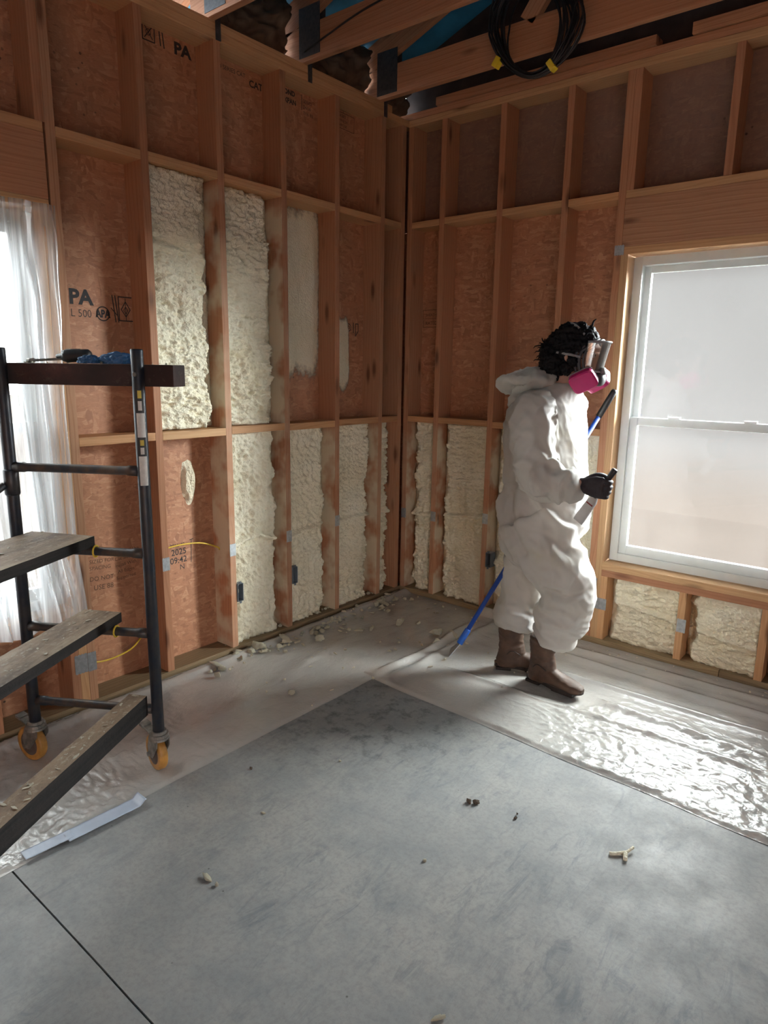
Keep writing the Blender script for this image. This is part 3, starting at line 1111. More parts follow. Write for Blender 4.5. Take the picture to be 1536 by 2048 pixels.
stamp('left', -.94, 2.965, [('t', 'BOND', 0, .03, .034, .0015), ('t', 'EXPAN', 0, -.012, .034, .0012), ('l', [(-.012, -.02), (-.012, .06)], .004), ('l', [(.15, -.02), (.15, .055)], .004)])
stamp('left', -.78, 2.955, [('t', 'SERIES', 0, .03, .024), ('t', '24/16', 0, 0, .026), ('t', '7/16 IN', .0, -.03, .024)])
stamp('left', -.50, 2.975, [('t', 'RATED', 0, .02, .022), ('t', 'SPAN 24', 0, -.006, .022), ('t', 'EXPOSE', 0, -.032, .022), ('l', [(-.01, -.04), (.14, -.04), (.14, .045), (-.01, .045)], .003, True)], -.03, 'ink_faint')
stamp('left', -.43, 1.775, [('c', .03, .03, .022, .005), ('c', .03, .03, .009, .004), ('l', [(.075, .0), (.075, .06)], .007), ('l', [(.095, -.02), (.12, .01), (.12, .055), (.095, .055)], .006, True)])
stamp('back', .045, 1.83, [('l', [(0, 0), (.20, 0), (.20, .11), (0, .11)], .003, True), ('l', [(0, .055), (.20, .055)], .002), ('t', 'SHEATH', .02, .07, .024), ('t', 'RATED', .02, .015, .03)], .0, 'ink_faint')


# ------------------------------------------------------------------ steel guards nailed over the wiring holes
def nail_plate(stud, wall, u, z, w=.040, hgt=.062):
    bm = bmesh.new()
    n = 4
    ed = []
    for i in range(n * 2 + 1):
        ed.append((-w / 2 + w * i / (2 * n), hgt / 2 + (.004 if i % 2 else 0)))
    ring = ed + [(x, -y) for x, y in reversed(ed)]
    f = bm.faces.new([bm.verts.new((x, y, 0)) for x, y in ring])
    r = bmesh.ops.extrude_face_region(bm, geom=[f])
    bmesh.ops.translate(bm, vec=(0, 0, .0018), verts=[v for v in r['geom'] if isinstance(v, bmesh.types.BMVert)])
    for sx in (-1, 1):
        for sy in (-1, 1):
            bmesh.ops.create_circle(bm, cap_ends=True, radius=.0025, segments=8, matrix=Matrix.Translation((sx * w * .28, sy * hgt * .3, .0022)))
    if wall == 'left':
        B = Matrix(((0, 0, 1, .0005), (1, 0, 0, u), (0, 1, 0, z), (0, 0, 0, 1)))
    else:
        B = Matrix(((1, 0, 0, u), (0, 0, -1, -.0005), (0, 1, 0, z), (0, 0, 0, 1)))
    inv = stud.matrix_basis.inverted()
    bmesh.ops.transform(bm, matrix=inv @ B, verts=bm.verts)
    return link_bm('nail_plate', bm, MT['zinc'], stud)


nail_plate(studs_l[3], 'left', YL[3], .592)
nail_plate(studs_l[2], 'left', YL[2], .594)
nail_plate(studs_l[1], 'left', YL[1], .620)
nail_plate(studs_l[4], 'left', YL[4], .600)
nail_plate(king_l, 'left', YK, .228, .040, .085)
nail_plate(trim_l, 'left', YTR - .012, .232, .058, .085)
nail_plate(end_r, 'back', .022, .575)
nail_plate(studs_r[0], 'back', XR[0] + .004, .585)
nail_plate(studs_r[1], 'back', XR[1], .630)
nail_plate(crip_r0, 'back', 1.478, .250)
nail_plate(trim_r, 'back', XT + .002, .250)
nail_plate(crip_r, 'back', 1.912, .232, .046, .07)
nail_plate(trim_r, 'back', XT - .03, 2.178, .05, .045)


# electrical boxes
def outlet_box(loc, wall, label, s=(.055, .036, .098)):
    d, w, hh = s
    bm = bmesh.new()
    t_ = .003
    bm_box(bm, (-d, 0, 0), (t_, w, hh))
    bm_box(bm, (-d / 2, w / 2, 0), (d, t_, hh))
    bm_box(bm, (-d / 2, -w / 2, 0), (d, t_, hh))
    bm_box(bm, (-d / 2, 0, hh / 2), (d, w, t_))
    bm_box(bm, (-d / 2, 0, -hh / 2), (d, w, t_))
    bm_box(bm, (-.002, 0, hh / 2 + .006), (.004, .012, .014))
    bm_box(bm, (-.002, 0, -hh / 2 - .006), (.004, .012, .014))
    o = link_bm('outlet_box', bm, MT['box_plastic'])
    o.location = loc
    o.rotation_euler = (0, 0, 0 if wall == 'left' else -PI / 2)
    return tag(o, label, 'outlet box', 'electrical boxes nailed to the studs')


outlet_box((.007, YL[3] + TH / 2 + .020, .345), 'left', 'grey outlet box on the stud beside the bare bay, lowest of the boxes')
outlet_box((.007, YL[2] + TH / 2 + .020, .350), 'left', 'dark outlet box on the stud between the two lumpy foam bays')
outlet_box((XR[1] + TH / 2 + .020, -.007, .366), 'back', 'blue grey outlet box on the stud behind the blue pole', (.055, .036, .092))
outlet_box((1.405, -.028, .335), 'back', 'larger blue grey box on the window trimmers behind the worker\'s knee', (.03, .055, .12))

# cables
o = tube_obj('electrical_cable', spline([(-.09, YL[4] + .02, .60), (-.092, -1.80, .65), (-.09, -1.62, .645), (-.09, -1.50, .60), (-.09, YL[3] - .018, .582)]), .0042, MT['yellow'], seg=8)
tag(o, 'yellow cable strung across the bare bay above the printed date', 'cable')
o = tube_obj('electrical_cable', spline([(-.085, YK + .02, .185), (-.088, -2.15, .168), (-.09, -2.03, .185), (-.09, -1.95, .25), (-.09, YL[4] - .018, .30)]), .0042, MT['yellow'], seg=8)
tag(o, 'yellow cable drooping across the bay behind the scaffold steps', 'cable')
o = tube_obj('electrical_cable', spline([(.03, -.935, 3.14), (.2, -.925, 3.185), (.45, -.925, 3.23), (.8, -.925, 3.25), (1.3, -.926, 3.245), (2.4, -.926, 3.25)]), .0045, MT['black'], seg=8)
tag(o, 'thin black wire stapled along the middle roof truss', 'cable')

# ------------------------------------------------------------------ windows
def window_unit(name, W_, H_, label):
    """Single-hung vinyl window in its own frame of reference: x across, z up, y outward (+)."""
    w = empty(name)
    w['kind'] = 'structure'
    w['label'] = label
    fw = .045

    def ring(nm, x0, x1, z0, z1, t, y0, y1, mat='vinyl', tb=None, par=w):
        tb = tb or t
        return multi_box(nm, [((x0, y0, z0), (x0 + t, y1, z1)), ((x1 - t, y0, z0), (x1, y1, z1)),
                              ((x0 + t, y0, z0), (x1 - t, y1, z0 + tb)), ((x0 + t, y0, z1 - t), (x1 - t, y1, z1))], MT[mat], par, .003)
    ring('frame', 0, W_, 0, H_, fw, 0, .075)
    hm = H_ * .468
    up = ring('upper_sash', fw, W_ - fw, hm, H_ - fw, .034, .045, .072)
    lo = ring('lower_sash', fw, W_ - fw, fw, hm + .045, .042, .012, .042, tb=.05)
    for nm, z0, z1, y, par in (('glass_pane', hm + .03, H_ - fw - .03, .058, up), ('glass_pane', fw + .045, hm, .027, lo)):
        multi_box(nm, [((fw + .03, y, z0), (W_ - fw - .03, y + .004, z1))], MT['glass'], par)
    for px in (.3, .7):
        multi_box('sash_lock', [((W_ * px - .03, .016, hm + .0455), (W_ * px + .03, .040, hm + .056))], MT['vinyl'], lo, .003)
    return w


wr = window_unit('window_1', WR['x1'] - WR['x0'] - .012, WR['z1'] - WR['z0'] - .012, 'white vinyl window behind the worker, hazed by a film')
wr.location = (WR['x0'] + .006, .082, WR['z0'] + .006)
wl_ = window_unit('window_2', WL['y1'] - WL['y0'] - .012, WL['z1'] - WL['z0'] - .012, 'white vinyl window behind the hanging plastic drape')
wl_.location = (-.082, WL['y0'] + .006, WL['z0'] + .006)
wl_.rotation_euler = (0, 0, PI / 2)

# film taped over the window behind the worker
xs = np.linspace(WR['x0'] + .004, WR['x1'] - .004, 90)
zs = np.linspace(WR['z0'] + .004, WR['z1'] - .004, 150)
X, Z = np.meshgrid(xs, zs)
Y = .073 + .0022 * fbm(X * 5, Z * 3, 1.1, 3) + .004 * np.exp(-((X - 2.15) / .12) ** 2 - ((Z - .52) / .06) ** 2) * pn(X * 40, Z * 30, 2)
film = grid_mesh('window_film', np.stack([X, Y, Z], -1), MT['film_window'])
tag(film, 'hazy protective film stretched over the window behind the worker', 'plastic film')

# drape over the side window, gathered at the upper corner
def make_drape():
    n, m = 150, 110
    q = np.linspace(0, 1, m)                       # 0 top, 1 bottom
    s = np.linspace(0, 1, n)                       # 0 far edge on the king stud, 1 beyond the picture
    S, Q = np.meshgrid(s, q)
    z = 2.165 - Q * 1.70
    yfar = -2.288 - .012 * np.sin(Q * PI) - .03 * Q ** 3
    y = yfar - S * (.98 + .0 * Q)
    # folds radiate from the upper corner and run straight further down
    ph = (S + .02) ** .62 * 62 / (1 + .45 * (1 - Q)) + 2.0 * fbm(S * 5, Q * 1.1, 3.0, 2)
    amp = (.004 + .017 * sstep(0, .35, Q)) * (1 - .35 * S) * sstep(0.0, .03, S + .004)
    x = .014 + amp * (.9 + np.sin(ph)) + .014 * fbm(S * 9, Q * 3, 8.0)
    x += .10 * sstep(.80, 1.0, Q) * (.4 + .6 * S) * (1 + .5 * pn(S * 7, 2.0, 1))
    y -= .02 * np.sin(ph * .5) * Q
    z = z + .03 * pn(S * 8, Q * 2, 4.0) * Q
    x = np.maximum(x, .006)
    return grid_mesh('plastic_drape', np.stack([x, y, z], -1), MT['film_drape'])


drape = make_drape()
tag(drape, 'clear plastic drape hanging in folds over the window behind the scaffold', 'plastic drape')

# ------------------------------------------------------------------ plastic sheets on the slab
def sheet_left():
    ys = np.linspace(-3.07, .0, 360)
    xs = np.linspace(0.006, .80, 130)
    Y, X = np.meshgrid(ys, xs, indexing='ij')
    e = .012 * pn(Y * 3, 1.0, 2.0) + .03 * sstep(-2.7, -3.05, Y)
    Xs = .006 + (X - .006) * (.775 + e - .006) / (.80 - .006)
    z = .0045 + .0045 * np.abs(fbm(Xs * 6, Y * 3.5, 1.0, 3))
    w = sstep(-1.6, -2.6, Y)
    z += w * .005 * np.clip(1 - np.abs(fbm(Xs * 7 + 2 * pn(Y * 3, Xs * 3), Y * 22, 2.0, 2)) * 3, 0, 1)
    z += .012 * np.exp(-((Xs - .42 - .10 * np.sin(Y * 2.2)) / .05) ** 2) * sstep(-.6, -1.0, Y) * .5
    z += .022 * np.exp(-((Xs - .05) / .035) ** 2) * (1 + .4 * pn(Y * 6, 3.0))
    z *= sstep(.0, .03, .775 + e - Xs) * .85 + .15
    z = np.where(Xs < .05, np.maximum(z, .012), z)
    # pressed flat below the other sheet and under the casters
    z = np.where((Xs > .66) & (Y > -1.32), np.minimum(z, .005), z)
    for cx, cy in ((.236, -2.65), (.668, -2.385)):
        r = np.hypot(Xs - cx, Y - cy)
        z = np.minimum(z, .0055 + .02 * sstep(.07, .20, r))
    return grid_mesh('plastic_sheet', np.stack([Xs, Y, z], -1), MT['film_floor'], flip=True)


def sheet_right():
    xs = np.linspace(.70, 4.6, 520)
    ys = np.linspace(-1.30, .0, 210)
    X, Y = np.meshgrid(xs, ys, indexing='ij')
    e = -1.205 - .045 * (X - .75) + .012 * pn(X * 2.5, 4.0)
    Ys = Y * 0
    v = (Y + 1.30) / 1.30
    Ys = e + v * (-.012 - e)
    # the overlapping end slants a little and is bunched into a fold
    Xs = X + (1 - sstep(.70, .95, X)) * .03 * pn(Ys * 5, 2.2)
    z = .0075 + .005 * np.abs(fbm(Xs * 2.2, Ys * 6, 4.0, 3))
    # long soft creases along the wall
    for k, (y0, sl, am, wd) in enumerate([(-.30, -.02, .016, .03), (-.52, .03, .014, .022), (-.70, -.05, .018, .03), (-.86, .02, .012, .02), (-.16, .01, .012, .03)]):
        c = y0 + sl * (Xs - 1.5) + .03 * pn(Xs * 1.2, k * 3.3)
        z += am * np.exp(-((Ys - c) / wd) ** 2) * sstep(1.15, 1.6, Xs + .1 * k)
    # crinkled glossy stretch under the window
    w = sstep(1.25, 1.7, Xs) * sstep(-.55, -.75, Ys)
    wx, wy = Xs + .07 * pn(Xs * 4, Ys * 4, 6), Ys + .07 * pn(Xs * 4, Ys * 4, 9)
    z += w * .0045 * np.clip(1 - 3.2 * np.abs(fbm(wx * 5, wy * 9, 6.0, 2)), 0, 1)
    z += w * .0028 * np.clip(1 - 2.6 * np.abs(fbm(wx * 15, wy * 19, 7.0, 2)), 0, 1)
    z += w * .0016 * np.clip(1 - 2.6 * np.abs(pn(wx * 36, wy * 44, 8.0)), 0, 1)
    # fold where the two sheets overlap
    z += .028 * np.exp(-((Xs - .775 - .02 * np.sin(Ys * 6)) / .028) ** 2) * sstep(-1.24, -1.0, Ys) * sstep(-.1, -.5, Ys)
    z += .018 * np.exp(-((Xs - .86 - .04 * pn(Ys * 4, 7)) / .03) ** 2) * sstep(-1.24, -1.1, Ys)
    # turned up against the plate near the corner
    for cx, cy in ((1.54, -.72), (1.31, -.63)):
        r = np.hypot((Xs - cx) / .21, (Ys - cy) / .13)
        z = np.minimum(z, .0125 + .05 * sstep(1.0, 1.7, r))
    z = np.maximum(z, .0075)
    up = sstep(-.07, -.015, Ys) * sstep(1.15, .85, Xs)
    z += .045 * up
    z *= sstep(.0, .03, v * 1.3) * .85 + .15
    return grid_mesh('plastic_sheet', np.stack([Xs, Ys, z], -1), MT['film_floor'], flip=False)


o = sheet_left()
tag(o, 'dusty clear plastic sheet on the slab below the foamed wall and scaffold', 'plastic sheet')
o = sheet_right()
tag(o, 'clear plastic sheet on the slab under the walking worker, glossy and crinkled', 'plastic sheet')


# strips of tape holding the sheet edge
def tape_strip(x0, y0, x1, y1, w, label, curl=0.0):
    n = 40
    s = np.linspace(0, 1, n)
    t = np.linspace(-.5, .5, 9)
    S, T = np.meshgrid(s, t)
    d = np.array([x1 - x0, y1 - y0])
    Ln = np.linalg.norm(d)
    d = d / Ln
    p = np.array([-d[1], d[0]])
    X = x0 + d[0] * S * Ln + p[0] * T * w
    Y = y0 + d[1] * S * Ln + p[1] * T * w
    Z = .0135 + .0012 * pn(S * 8, T * 2, 3.0) + curl * sstep(.88, 1.0, S)
    X = X - curl * .5 * sstep(.9, 1.0, S)
    o = grid_mesh('duct_tape', np.stack([X, Y, Z], -1), MT['tape'])
    o.modifiers.new('thickness', 'SOLIDIFY').thickness = .0006
    return tag(o, label, 'tape', 'tape strips on the sheet edge')


tape_strip(.790, -2.80, .800, -2.52, .062, 'wide blue grey tape strip on the sheet edge, its end curling up', .012)
tape_strip(.775, -2.93, .785, -2.775, .05, 'short pale tape strip at the sheet edge by the slab joint')

# ------------------------------------------------------------------ outside
g = multi_box('ground', [((-40, .9, -.5), (45, 60, -.3)), ((-40, -40, -.5), (-.9, .9, -.3)), ((6.6, -40, -.5), (45, .9, -.3))], mat_plain('bare_dirt', (0.0245, 0.0195, 0.0165), 0.9, var=.2, scale=.3, spec=0.0))
g['kind'] = 'structure'


def mat_bank():
    """Bare dirt at the foot of the added bank, greyer higher up."""
    m, nt, out = new_mat('dim_bank')
    q = NT(nt)
    geo = q.n('NewGeometry')
    sp = q.n('SeparateXYZ')
    q.l(geo.outputs['Position'], sp.inputs[0])
    n1 = q.noise(geo.outputs['Position'], .35, 3)
    mr = q.n('MapRange', interpolation_type='SMOOTHSTEP')
    mr.inputs['From Min'].default_value = -0.40
    mr.inputs['From Max'].default_value = 0.55
    q.l(q.math('ADD', sp.outputs['Z'], q.math('MULTIPLY', q.math('SUBTRACT', n1, .5), .5)), mr.inputs['Value'])
    col = q.mix(mr.outputs[0], (0.0245, 0.0195, 0.0165), (0.0255, 0.0235, 0.0228))
    q.bsdf(out, col, .95, spec=0.0)
    return m


xs = np.linspace(-26, 6, 60)
ss = np.linspace(0, 1, 40)
S, X = np.meshgrid(ss, xs)
P = np.stack([X, 5 + S * 13, -.35 + 6.0 * sstep(6, 2.5, X) * S ** 1.7 * (1 + .08 * pn(X * .2, S * 2)) + .04 * S * pn(X, S * 6)], -1)
o = grid_mesh('dimming_bank', P, mat_bank(), flip=False)  # bank added to dim the window view, cut short so sky glow passes
o['kind'] = 'structure'

# ================================================================== THE WORKER
def fuse(bm, name, mat, parent, origin, voxel, smooth=6, fac=0.5, deform=None, shade=True):
    """Weld overlapping closed pieces into one continuous skin."""
    o = link_bm(name, bm, mat, None)
    m = o.modifiers.new('weld', 'REMESH')
    m.mode = 'VOXEL'
    m.voxel_size = voxel
    if smooth:
        s = o.modifiers.new('soft', 'SMOOTH')
        s.iterations = smooth
        s.factor = fac
    dg = bpy.context.evaluated_depsgraph_get()
    me = bpy.data.meshes.new_from_object(o.evaluated_get(dg))
    o.modifiers.clear()
    old = o.data
    o.data = me
    bpy.data.meshes.remove(old)
    me.name = name
    n = len(me.vertices)
    co = np.empty(n * 3)
    me.vertices.foreach_get('co', co)
    co = co.reshape(-1, 3)
    if deform is not None:
        no = np.empty(n * 3)
        me.vertices.foreach_get('normal', no)
        co = deform(co, no.reshape(-1, 3))
    co = co - np.array(origin)
    me.vertices.foreach_set('co', co.ravel())
    me.polygons.foreach_set('use_smooth', [shade] * len(me.polygons))
    me.update()
    if not me.materials:
        me.materials.append(mat)
    o.parent = parent
    return o


def loft(bm, rings, seg=24, power=2.0):
    """rings: (centre, axis, side, r_side, r_other): closed elliptical loft. axis = path direction, side = first radius direction."""
    prev = None
    first = None
    for c, ax, sd, ra, rb in rings:
        c, ax, sd = Vector(c), Vector(ax).normalized(), Vector(sd)
        sd = (sd - ax * sd.dot(ax)).normalized()
        ot = ax.cross(sd)
        ring = []
        for k in range(seg):
            a = 2 * PI * k / seg
            ca, sa = math.cos(a), math.sin(a)
            ca = math.copysign(abs(ca) ** (2 / power), ca)
            sa = math.copysign(abs(sa) ** (2 / power), sa)
            ring.append(bm.verts.new(c + sd * ra * ca + ot * rb * sa))
        if prev:
            for k in range(seg):
                k2 = (k + 1) % seg
                bm.faces.new((prev[k], prev[k2], ring[k2], ring[k]))
        else:
            first = ring
        prev = ring
    bm.faces.new(list(reversed(first)))
    bm.faces.new(prev)


def zloft(bm, rows, seg=28, power=2.0):
    """rows: (x, y, z, rx, ry) horizontal rings, bottom to top."""
    loft(bm, [((x, y, z), (0, 0, 1), (1, 0, 0), rx, ry) for x, y, z, rx, ry in rows], seg, power)


def limb(bm, pts, radii, seg=20, n=8, flat=1.0):
    P = spline(pts, n)
    s = np.linspace(0, len(pts) - 1, len(P))
    R = np.interp(s, range(len(pts)), radii)
    bm_tube(bm, P, list(R), seg)


RO = Vector((1.40, -0.66, 0.0))
person = empty('person', RO)
tag(person, 'worker striding in white coveralls, full face respirator and brown boots', 'person')

# materials of the figure
def mat_suit():
    m, nt, out = new_mat('white_coverall_fabric')
    t = NT(nt)
    tc = t.n('TexCoord')
    n1 = t.noise(tc.outputs['Object'], 4.5, 4, 0.6)
    n2 = t.noise(tc.outputs['Object'], 160, 2, 0.6)
    col = t.ramp(n1, [(0.35, (0.45, 0.435, 0.425)), (0.60, (0.44, 0.42, 0.385)), (0.74, (0.42, 0.40, 0.315))])
    p = t.bsdf(None, col, 0.62, normal=t.bump(t.math('ADD', n1, t.math('MULTIPLY', n2, 0.15)), 0.15, 0.01), spec=0.3)
    tr = t.n('BsdfTranslucent')
    tr.inputs[0].default_value = (0.85, 0.84, 0.78, 1)
    mx = t.n('MixShader', i_Fac=0.22)
    t.l(p.outputs[0], mx.inputs[1])
    t.l(tr.outputs[0], mx.inputs[2])
    t.l(mx.outputs[0], out.inputs[0])
    return m


MT['suit'] = mat_suit()
MT['skin'] = mat_plain('skin', (0.50, 0.29, 0.21), 0.5, var=0.12, scale=30, bump=0.03)
MT['hair'] = mat_plain('dark_hair', (0.006, 0.0055, 0.0075), 0.65, var=0.4, scale=120, bump=0.6, spec=0.2)
MT['glove'] = mat_plain('dark_glove', (0.030, 0.024, 0.030), 0.6, var=0.4, scale=50)
MT['leather'] = mat_plain('brown_leather', (0.052, 0.027, 0.016), 0.6, var=0.35, scale=14, bump=0.3, color2=(0.095, 0.052, 0.031))
MT['sole'] = mat_plain('dark_boot_sole', (0.022, 0.015, 0.012), 0.7, var=0.3)
MT['pink'] = mat_plain('magenta_filter', (0.52, 0.018, 0.16), 0.4, var=0.15, scale=12, bump=0.02)
MT['rubber_grey'] = mat_plain('grey_silicone', (0.055, 0.056, 0.065), 0.45, var=0.2)
MT['strap'] = mat_plain('grey_strap', (0.30, 0.30, 0.31), 0.6, var=0.4, scale=60)
MT['eye_white'] = mat_plain('eye', (0.7, 0.68, 0.66), 0.2, var=0.02)
MT['iris'] = mat_plain('dark_iris', (0.03, 0.02, 0.015), 0.2, var=0.1)
MT['lip'] = mat_plain('lips', (0.40, 0.16, 0.13), 0.5, var=0.1)
m_, nt_, out_ = new_mat('clear_visor')
t_ = NT(nt_)
a_, b_, c_ = t_.n('BsdfTransparent'), t_.n('BsdfGlossy', i_Roughness=0.08), t_.n('MixShader')
a_.inputs[0].default_value = (0.985, 0.985, 0.98, 1)
lw_ = t_.n('LayerWeight', i_Blend=0.45)
t_.l(t_.math('ADD', lw_.outputs['Fresnel'], 0.06, True), c_.inputs[0])
t_.l(a_.outputs[0], c_.inputs[1])
t_.l(b_.outputs[0], c_.inputs[2])
h_, hz_ = t_.n('BsdfTranslucent'), t_.n('MixShader', i_Fac=0.06)
h_.inputs[0].default_value = (0.9, 0.9, 0.88, 1)
t_.l(c_.outputs[0], hz_.inputs[1])
t_.l(h_.outputs[0], hz_.inputs[2])
t_.l(hz_.outputs[0], out_.inputs[0])
MT['visor'] = m_

# key joints (world)
SH_R, EL_R, WR_R = Vector((1.395, -.835, 1.385)), Vector((1.452, -.895, 1.115)), Vector((1.672, -.880, 1.075))
SH_L, EL_L, WR_L = Vector((1.40, -.50, 1.385)), Vector((1.270, -.425, 1.13)), Vector((1.283, -.335, 1.00))
HIP_R, KN_R, AN_R = Vector((1.415, -.745, .87)), Vector((1.600, -.725, .545)), Vector((1.464, -.712, .13))
HIP_L, KN_L, AN_L = Vector((1.385, -.575, .87)), Vector((1.335, -.590, .50)), Vector((1.257, -.658, .13))
HEAD = Vector((1.512, -.66, 1.618))


def hand_pieces(bm, W, X, N, A, side, grip_r, fr=0.0085, palm=1.0):
    """Fist closed round a bar.  W wrist, X along the forearm, N out of the back of the hand, A towards the thumb."""
    W, X, N, A = Vector(W), Vector(X).normalized(), Vector(N).normalized(), Vector(A).normalized()
    k = fr / .0085
    rows = []
    for s, wa, wn in ((-.03, .026, .020), (0, .029, .018), (.03, .037, .017), (.06, .043, .0165), (.088, .042, .015), (.096, .036, .012)):
        rows.append((W + X * s + A * .002 * (s / .03), X, A, wa * (k * .5 + .5), wn * k))
    loft(bm, rows, 18, 2.6)
    D = 2 * grip_r + fr * 1.6
    ln = (.98, 1.06, 1.0, .84)
    for i in range(4):
        a = .032 - .0215 * i
        L = ln[i]
        kn = W + X * .082 + A * a
        p1 = kn + X * .020 * L + N * (-.004)
        p2 = p1 + X * .010 * L - N * (.016 * L)
        p3 = p2 - N * (D * .62) - X * .004
        p4 = p3 - X * (.016 * L) - N * .008
        p5 = p4 - X * (.020 * L) + N * .004
        limb(bm, [kn - X * .035, kn, p1, p2, p3, p4, p5], [fr, fr * 1.12, fr * 1.05, fr * 1.1, fr, fr * .98, fr * .78], 12, 4)
    # thumb leaves the side of the palm near its base and closes over the fingers
    b = W + X * .022 + A * .030 - N * .006
    limb(bm, [W + X * .005 + A * .012 - N * .004, b, b + X * .030 + A * .022 - N * .016, b + X * .052 + A * .020 - N * (.020 + D * .6), b + X * .060 + A * .006 - N * (.024 + D)],
         [fr * 1.5, fr * 1.5, fr * 1.25, fr * 1.12, fr * .85], 12, 4)


# --- the body: one continuous skin
POLE0, POLE1 = Vector((0.945, -.66, 0.074)), Vector((1.491, -.12, 1.464))
PD = (POLE1 - POLE0).normalized()
TOOLD = Vector((.50, .06, .865)).normalized()
R_X, R_N = Vector((.985, .03, -.10)), Vector((0, -1, 0))
R_A = (TOOLD - R_X.normalized() * TOOLD.dot(R_X.normalized())).normalized()
R_N = R_X.cross(R_A).normalized() * 1.0
if R_N.y > 0:
    R_N = -R_N
L_P = POLE0 + PD * ((POLE1 - POLE0).length * .665)           # where the other hand holds the pole
L_A = PD
L_X = Vector((.45, .45, -.25))
L_X = (L_X - L_A * L_X.dot(L_A)).normalized()
L_N = L_A.cross(L_X).normalized()
if L_N.y > 0:
    L_N = -L_N                                                  # back of the hand towards the body
L_W = L_P - L_X * .078 + L_N * .030
WR_L = L_W.copy()

bm = bmesh.new()
zloft(bm, [(1.395, -.66, .80, .105, .155), (1.39, -.66, .92, .115, .16), (1.385, -.66, 1.05, .105, .145), (1.38, -.66, 1.18, .115, .155), (1.385, -.66, 1.30, .12, .17), (1.40, -.66, 1.38, .10, .17), (1.42, -.66, 1.44, .075, .11), (1.445, -.66, 1.48, .06, .065)])
limb(bm, [(1.43, -.66, 1.42), (1.462, -.66, 1.50), (1.495, -.66, 1.57)], [.062, .056, .058])
for SH, EL, WR in ((SH_R, EL_R, WR_R), (SH_L, EL_L, WR_L)):
    limb(bm, [SH + (Vector((SH.x, -.66, SH.z)) - SH) * .4, SH, (SH + EL) / 2, EL, (EL * .55 + WR * .45), WR], [.055, .055, .047, .040, .038, .027])
for HP, KN, AN in ((HIP_R, KN_R, AN_R), (HIP_L, KN_L, AN_L)):
    limb(bm, [HP, (HP + KN) / 2, KN, KN * .5 + AN * .5 + Vector((-.02, 0, 0)), AN + Vector((.006, 0, .11)), AN], [.088, .078, .056, .050, .040, .036])
# head: skull, jaw, nose, brow, ears
hs = []
for dz, dx, rx, ry in ((-.118, .038, .035, .030), (-.10, .030, .058, .052), (-.07, .018, .078, .064), (-.03, .006, .092, .072), (.01, .0, .097, .076), (.05, -.004, .099, .077), (.085, -.006, .088, .068), (.11, -.008, .062, .048), (.124, -.01, .03, .024)):
    hs.append((HEAD.x + dx, HEAD.y, HEAD.z + dz, rx, ry))
zloft(bm, hs)
limb(bm, [HEAD + Vector((.086, 0, .030)), HEAD + Vector((.096, 0, .0)), HEAD + Vector((.105, 0, -.026)), HEAD + Vector((.090, 0, -.036))], [.010, .010, .0125, .011], 12)
limb(bm, [HEAD + Vector((.082, -.045, .036)), HEAD + Vector((.096, 0, .036)), HEAD + Vector((.082, .045, .036))], [.012, .012, .012], 12)
limb(bm, [HEAD + Vector((.088, -.02, -.068)), HEAD + Vector((.097, 0, -.068)), HEAD + Vector((.088, .02, -.068))], [.009, .010, .009], 12)
for sy in (-1, 1):
    limb(bm, [HEAD + Vector((-.006, sy * .074, -.03)), HEAD + Vector((-.016, sy * .084, .0)), HEAD + Vector((-.004, sy * .080, .028))], [.008, .011, .009], 12)
    limb(bm, [HEAD + Vector((.060, sy * .052, -.020)), HEAD + Vector((.076, sy * .036, -.030))], [.022, .02], 12)
hand_pieces(bm, WR_R, R_X, R_N, R_A, -1, .013, .0074)
hand_pieces(bm, L_W, L_X, L_N, L_A, 1, .014, .0074)
# feet inside the boots
limb(bm, [AN_R + Vector((-.015, 0, -.055)), AN_R + Vector((.06, -.006, -.075)), AN_R + Vector((.15, -.015, -.085))], [.030, .030, .022])
limb(bm, [AN_L + Vector((-.012, -.006, -.055)), AN_L + Vector((.052, .028, -.075)), AN_L + Vector((.13, .072, -.085))], [.030, .030, .022])
fuse(bm, 'body', MT['skin'], person, RO, .0055, 3)

# eyes, brows, lips
for sy in (-1, 1):
    bm = bmesh.new()
    bmesh.ops.create_uvsphere(bm, u_segments=16, v_segments=12, radius=.0125, matrix=Matrix.Translation(HEAD + Vector((.0845, sy * .031, .010)) - RO))
    e = link_bm('eye', bm, MT['eye_white'], person, True)
    bm = bmesh.new()
    bmesh.ops.create_uvsphere(bm, u_segments=12, v_segments=8, radius=.0062, matrix=Matrix.Translation(HEAD + Vector((.0925, sy * .030, .009)) - RO))
    link_bm('iris', bm, MT['iris'], e, True)
    tube_obj('eyebrow', [HEAD + Vector((.094, sy * .014, .038)) - RO, HEAD + Vector((.092, sy * .034, .043)) - RO, HEAD + Vector((.078, sy * .052, .037)) - RO], [.004, .0045, .003], MT['hair'], person, 8)
tube_obj('lips', [HEAD + Vector((.088, -.024, -.066)) - RO, HEAD + Vector((.104, 0, -.067)) - RO, HEAD + Vector((.088, .024, -.066)) - RO], [.004, .006, .004], MT['lip'], person, 10)

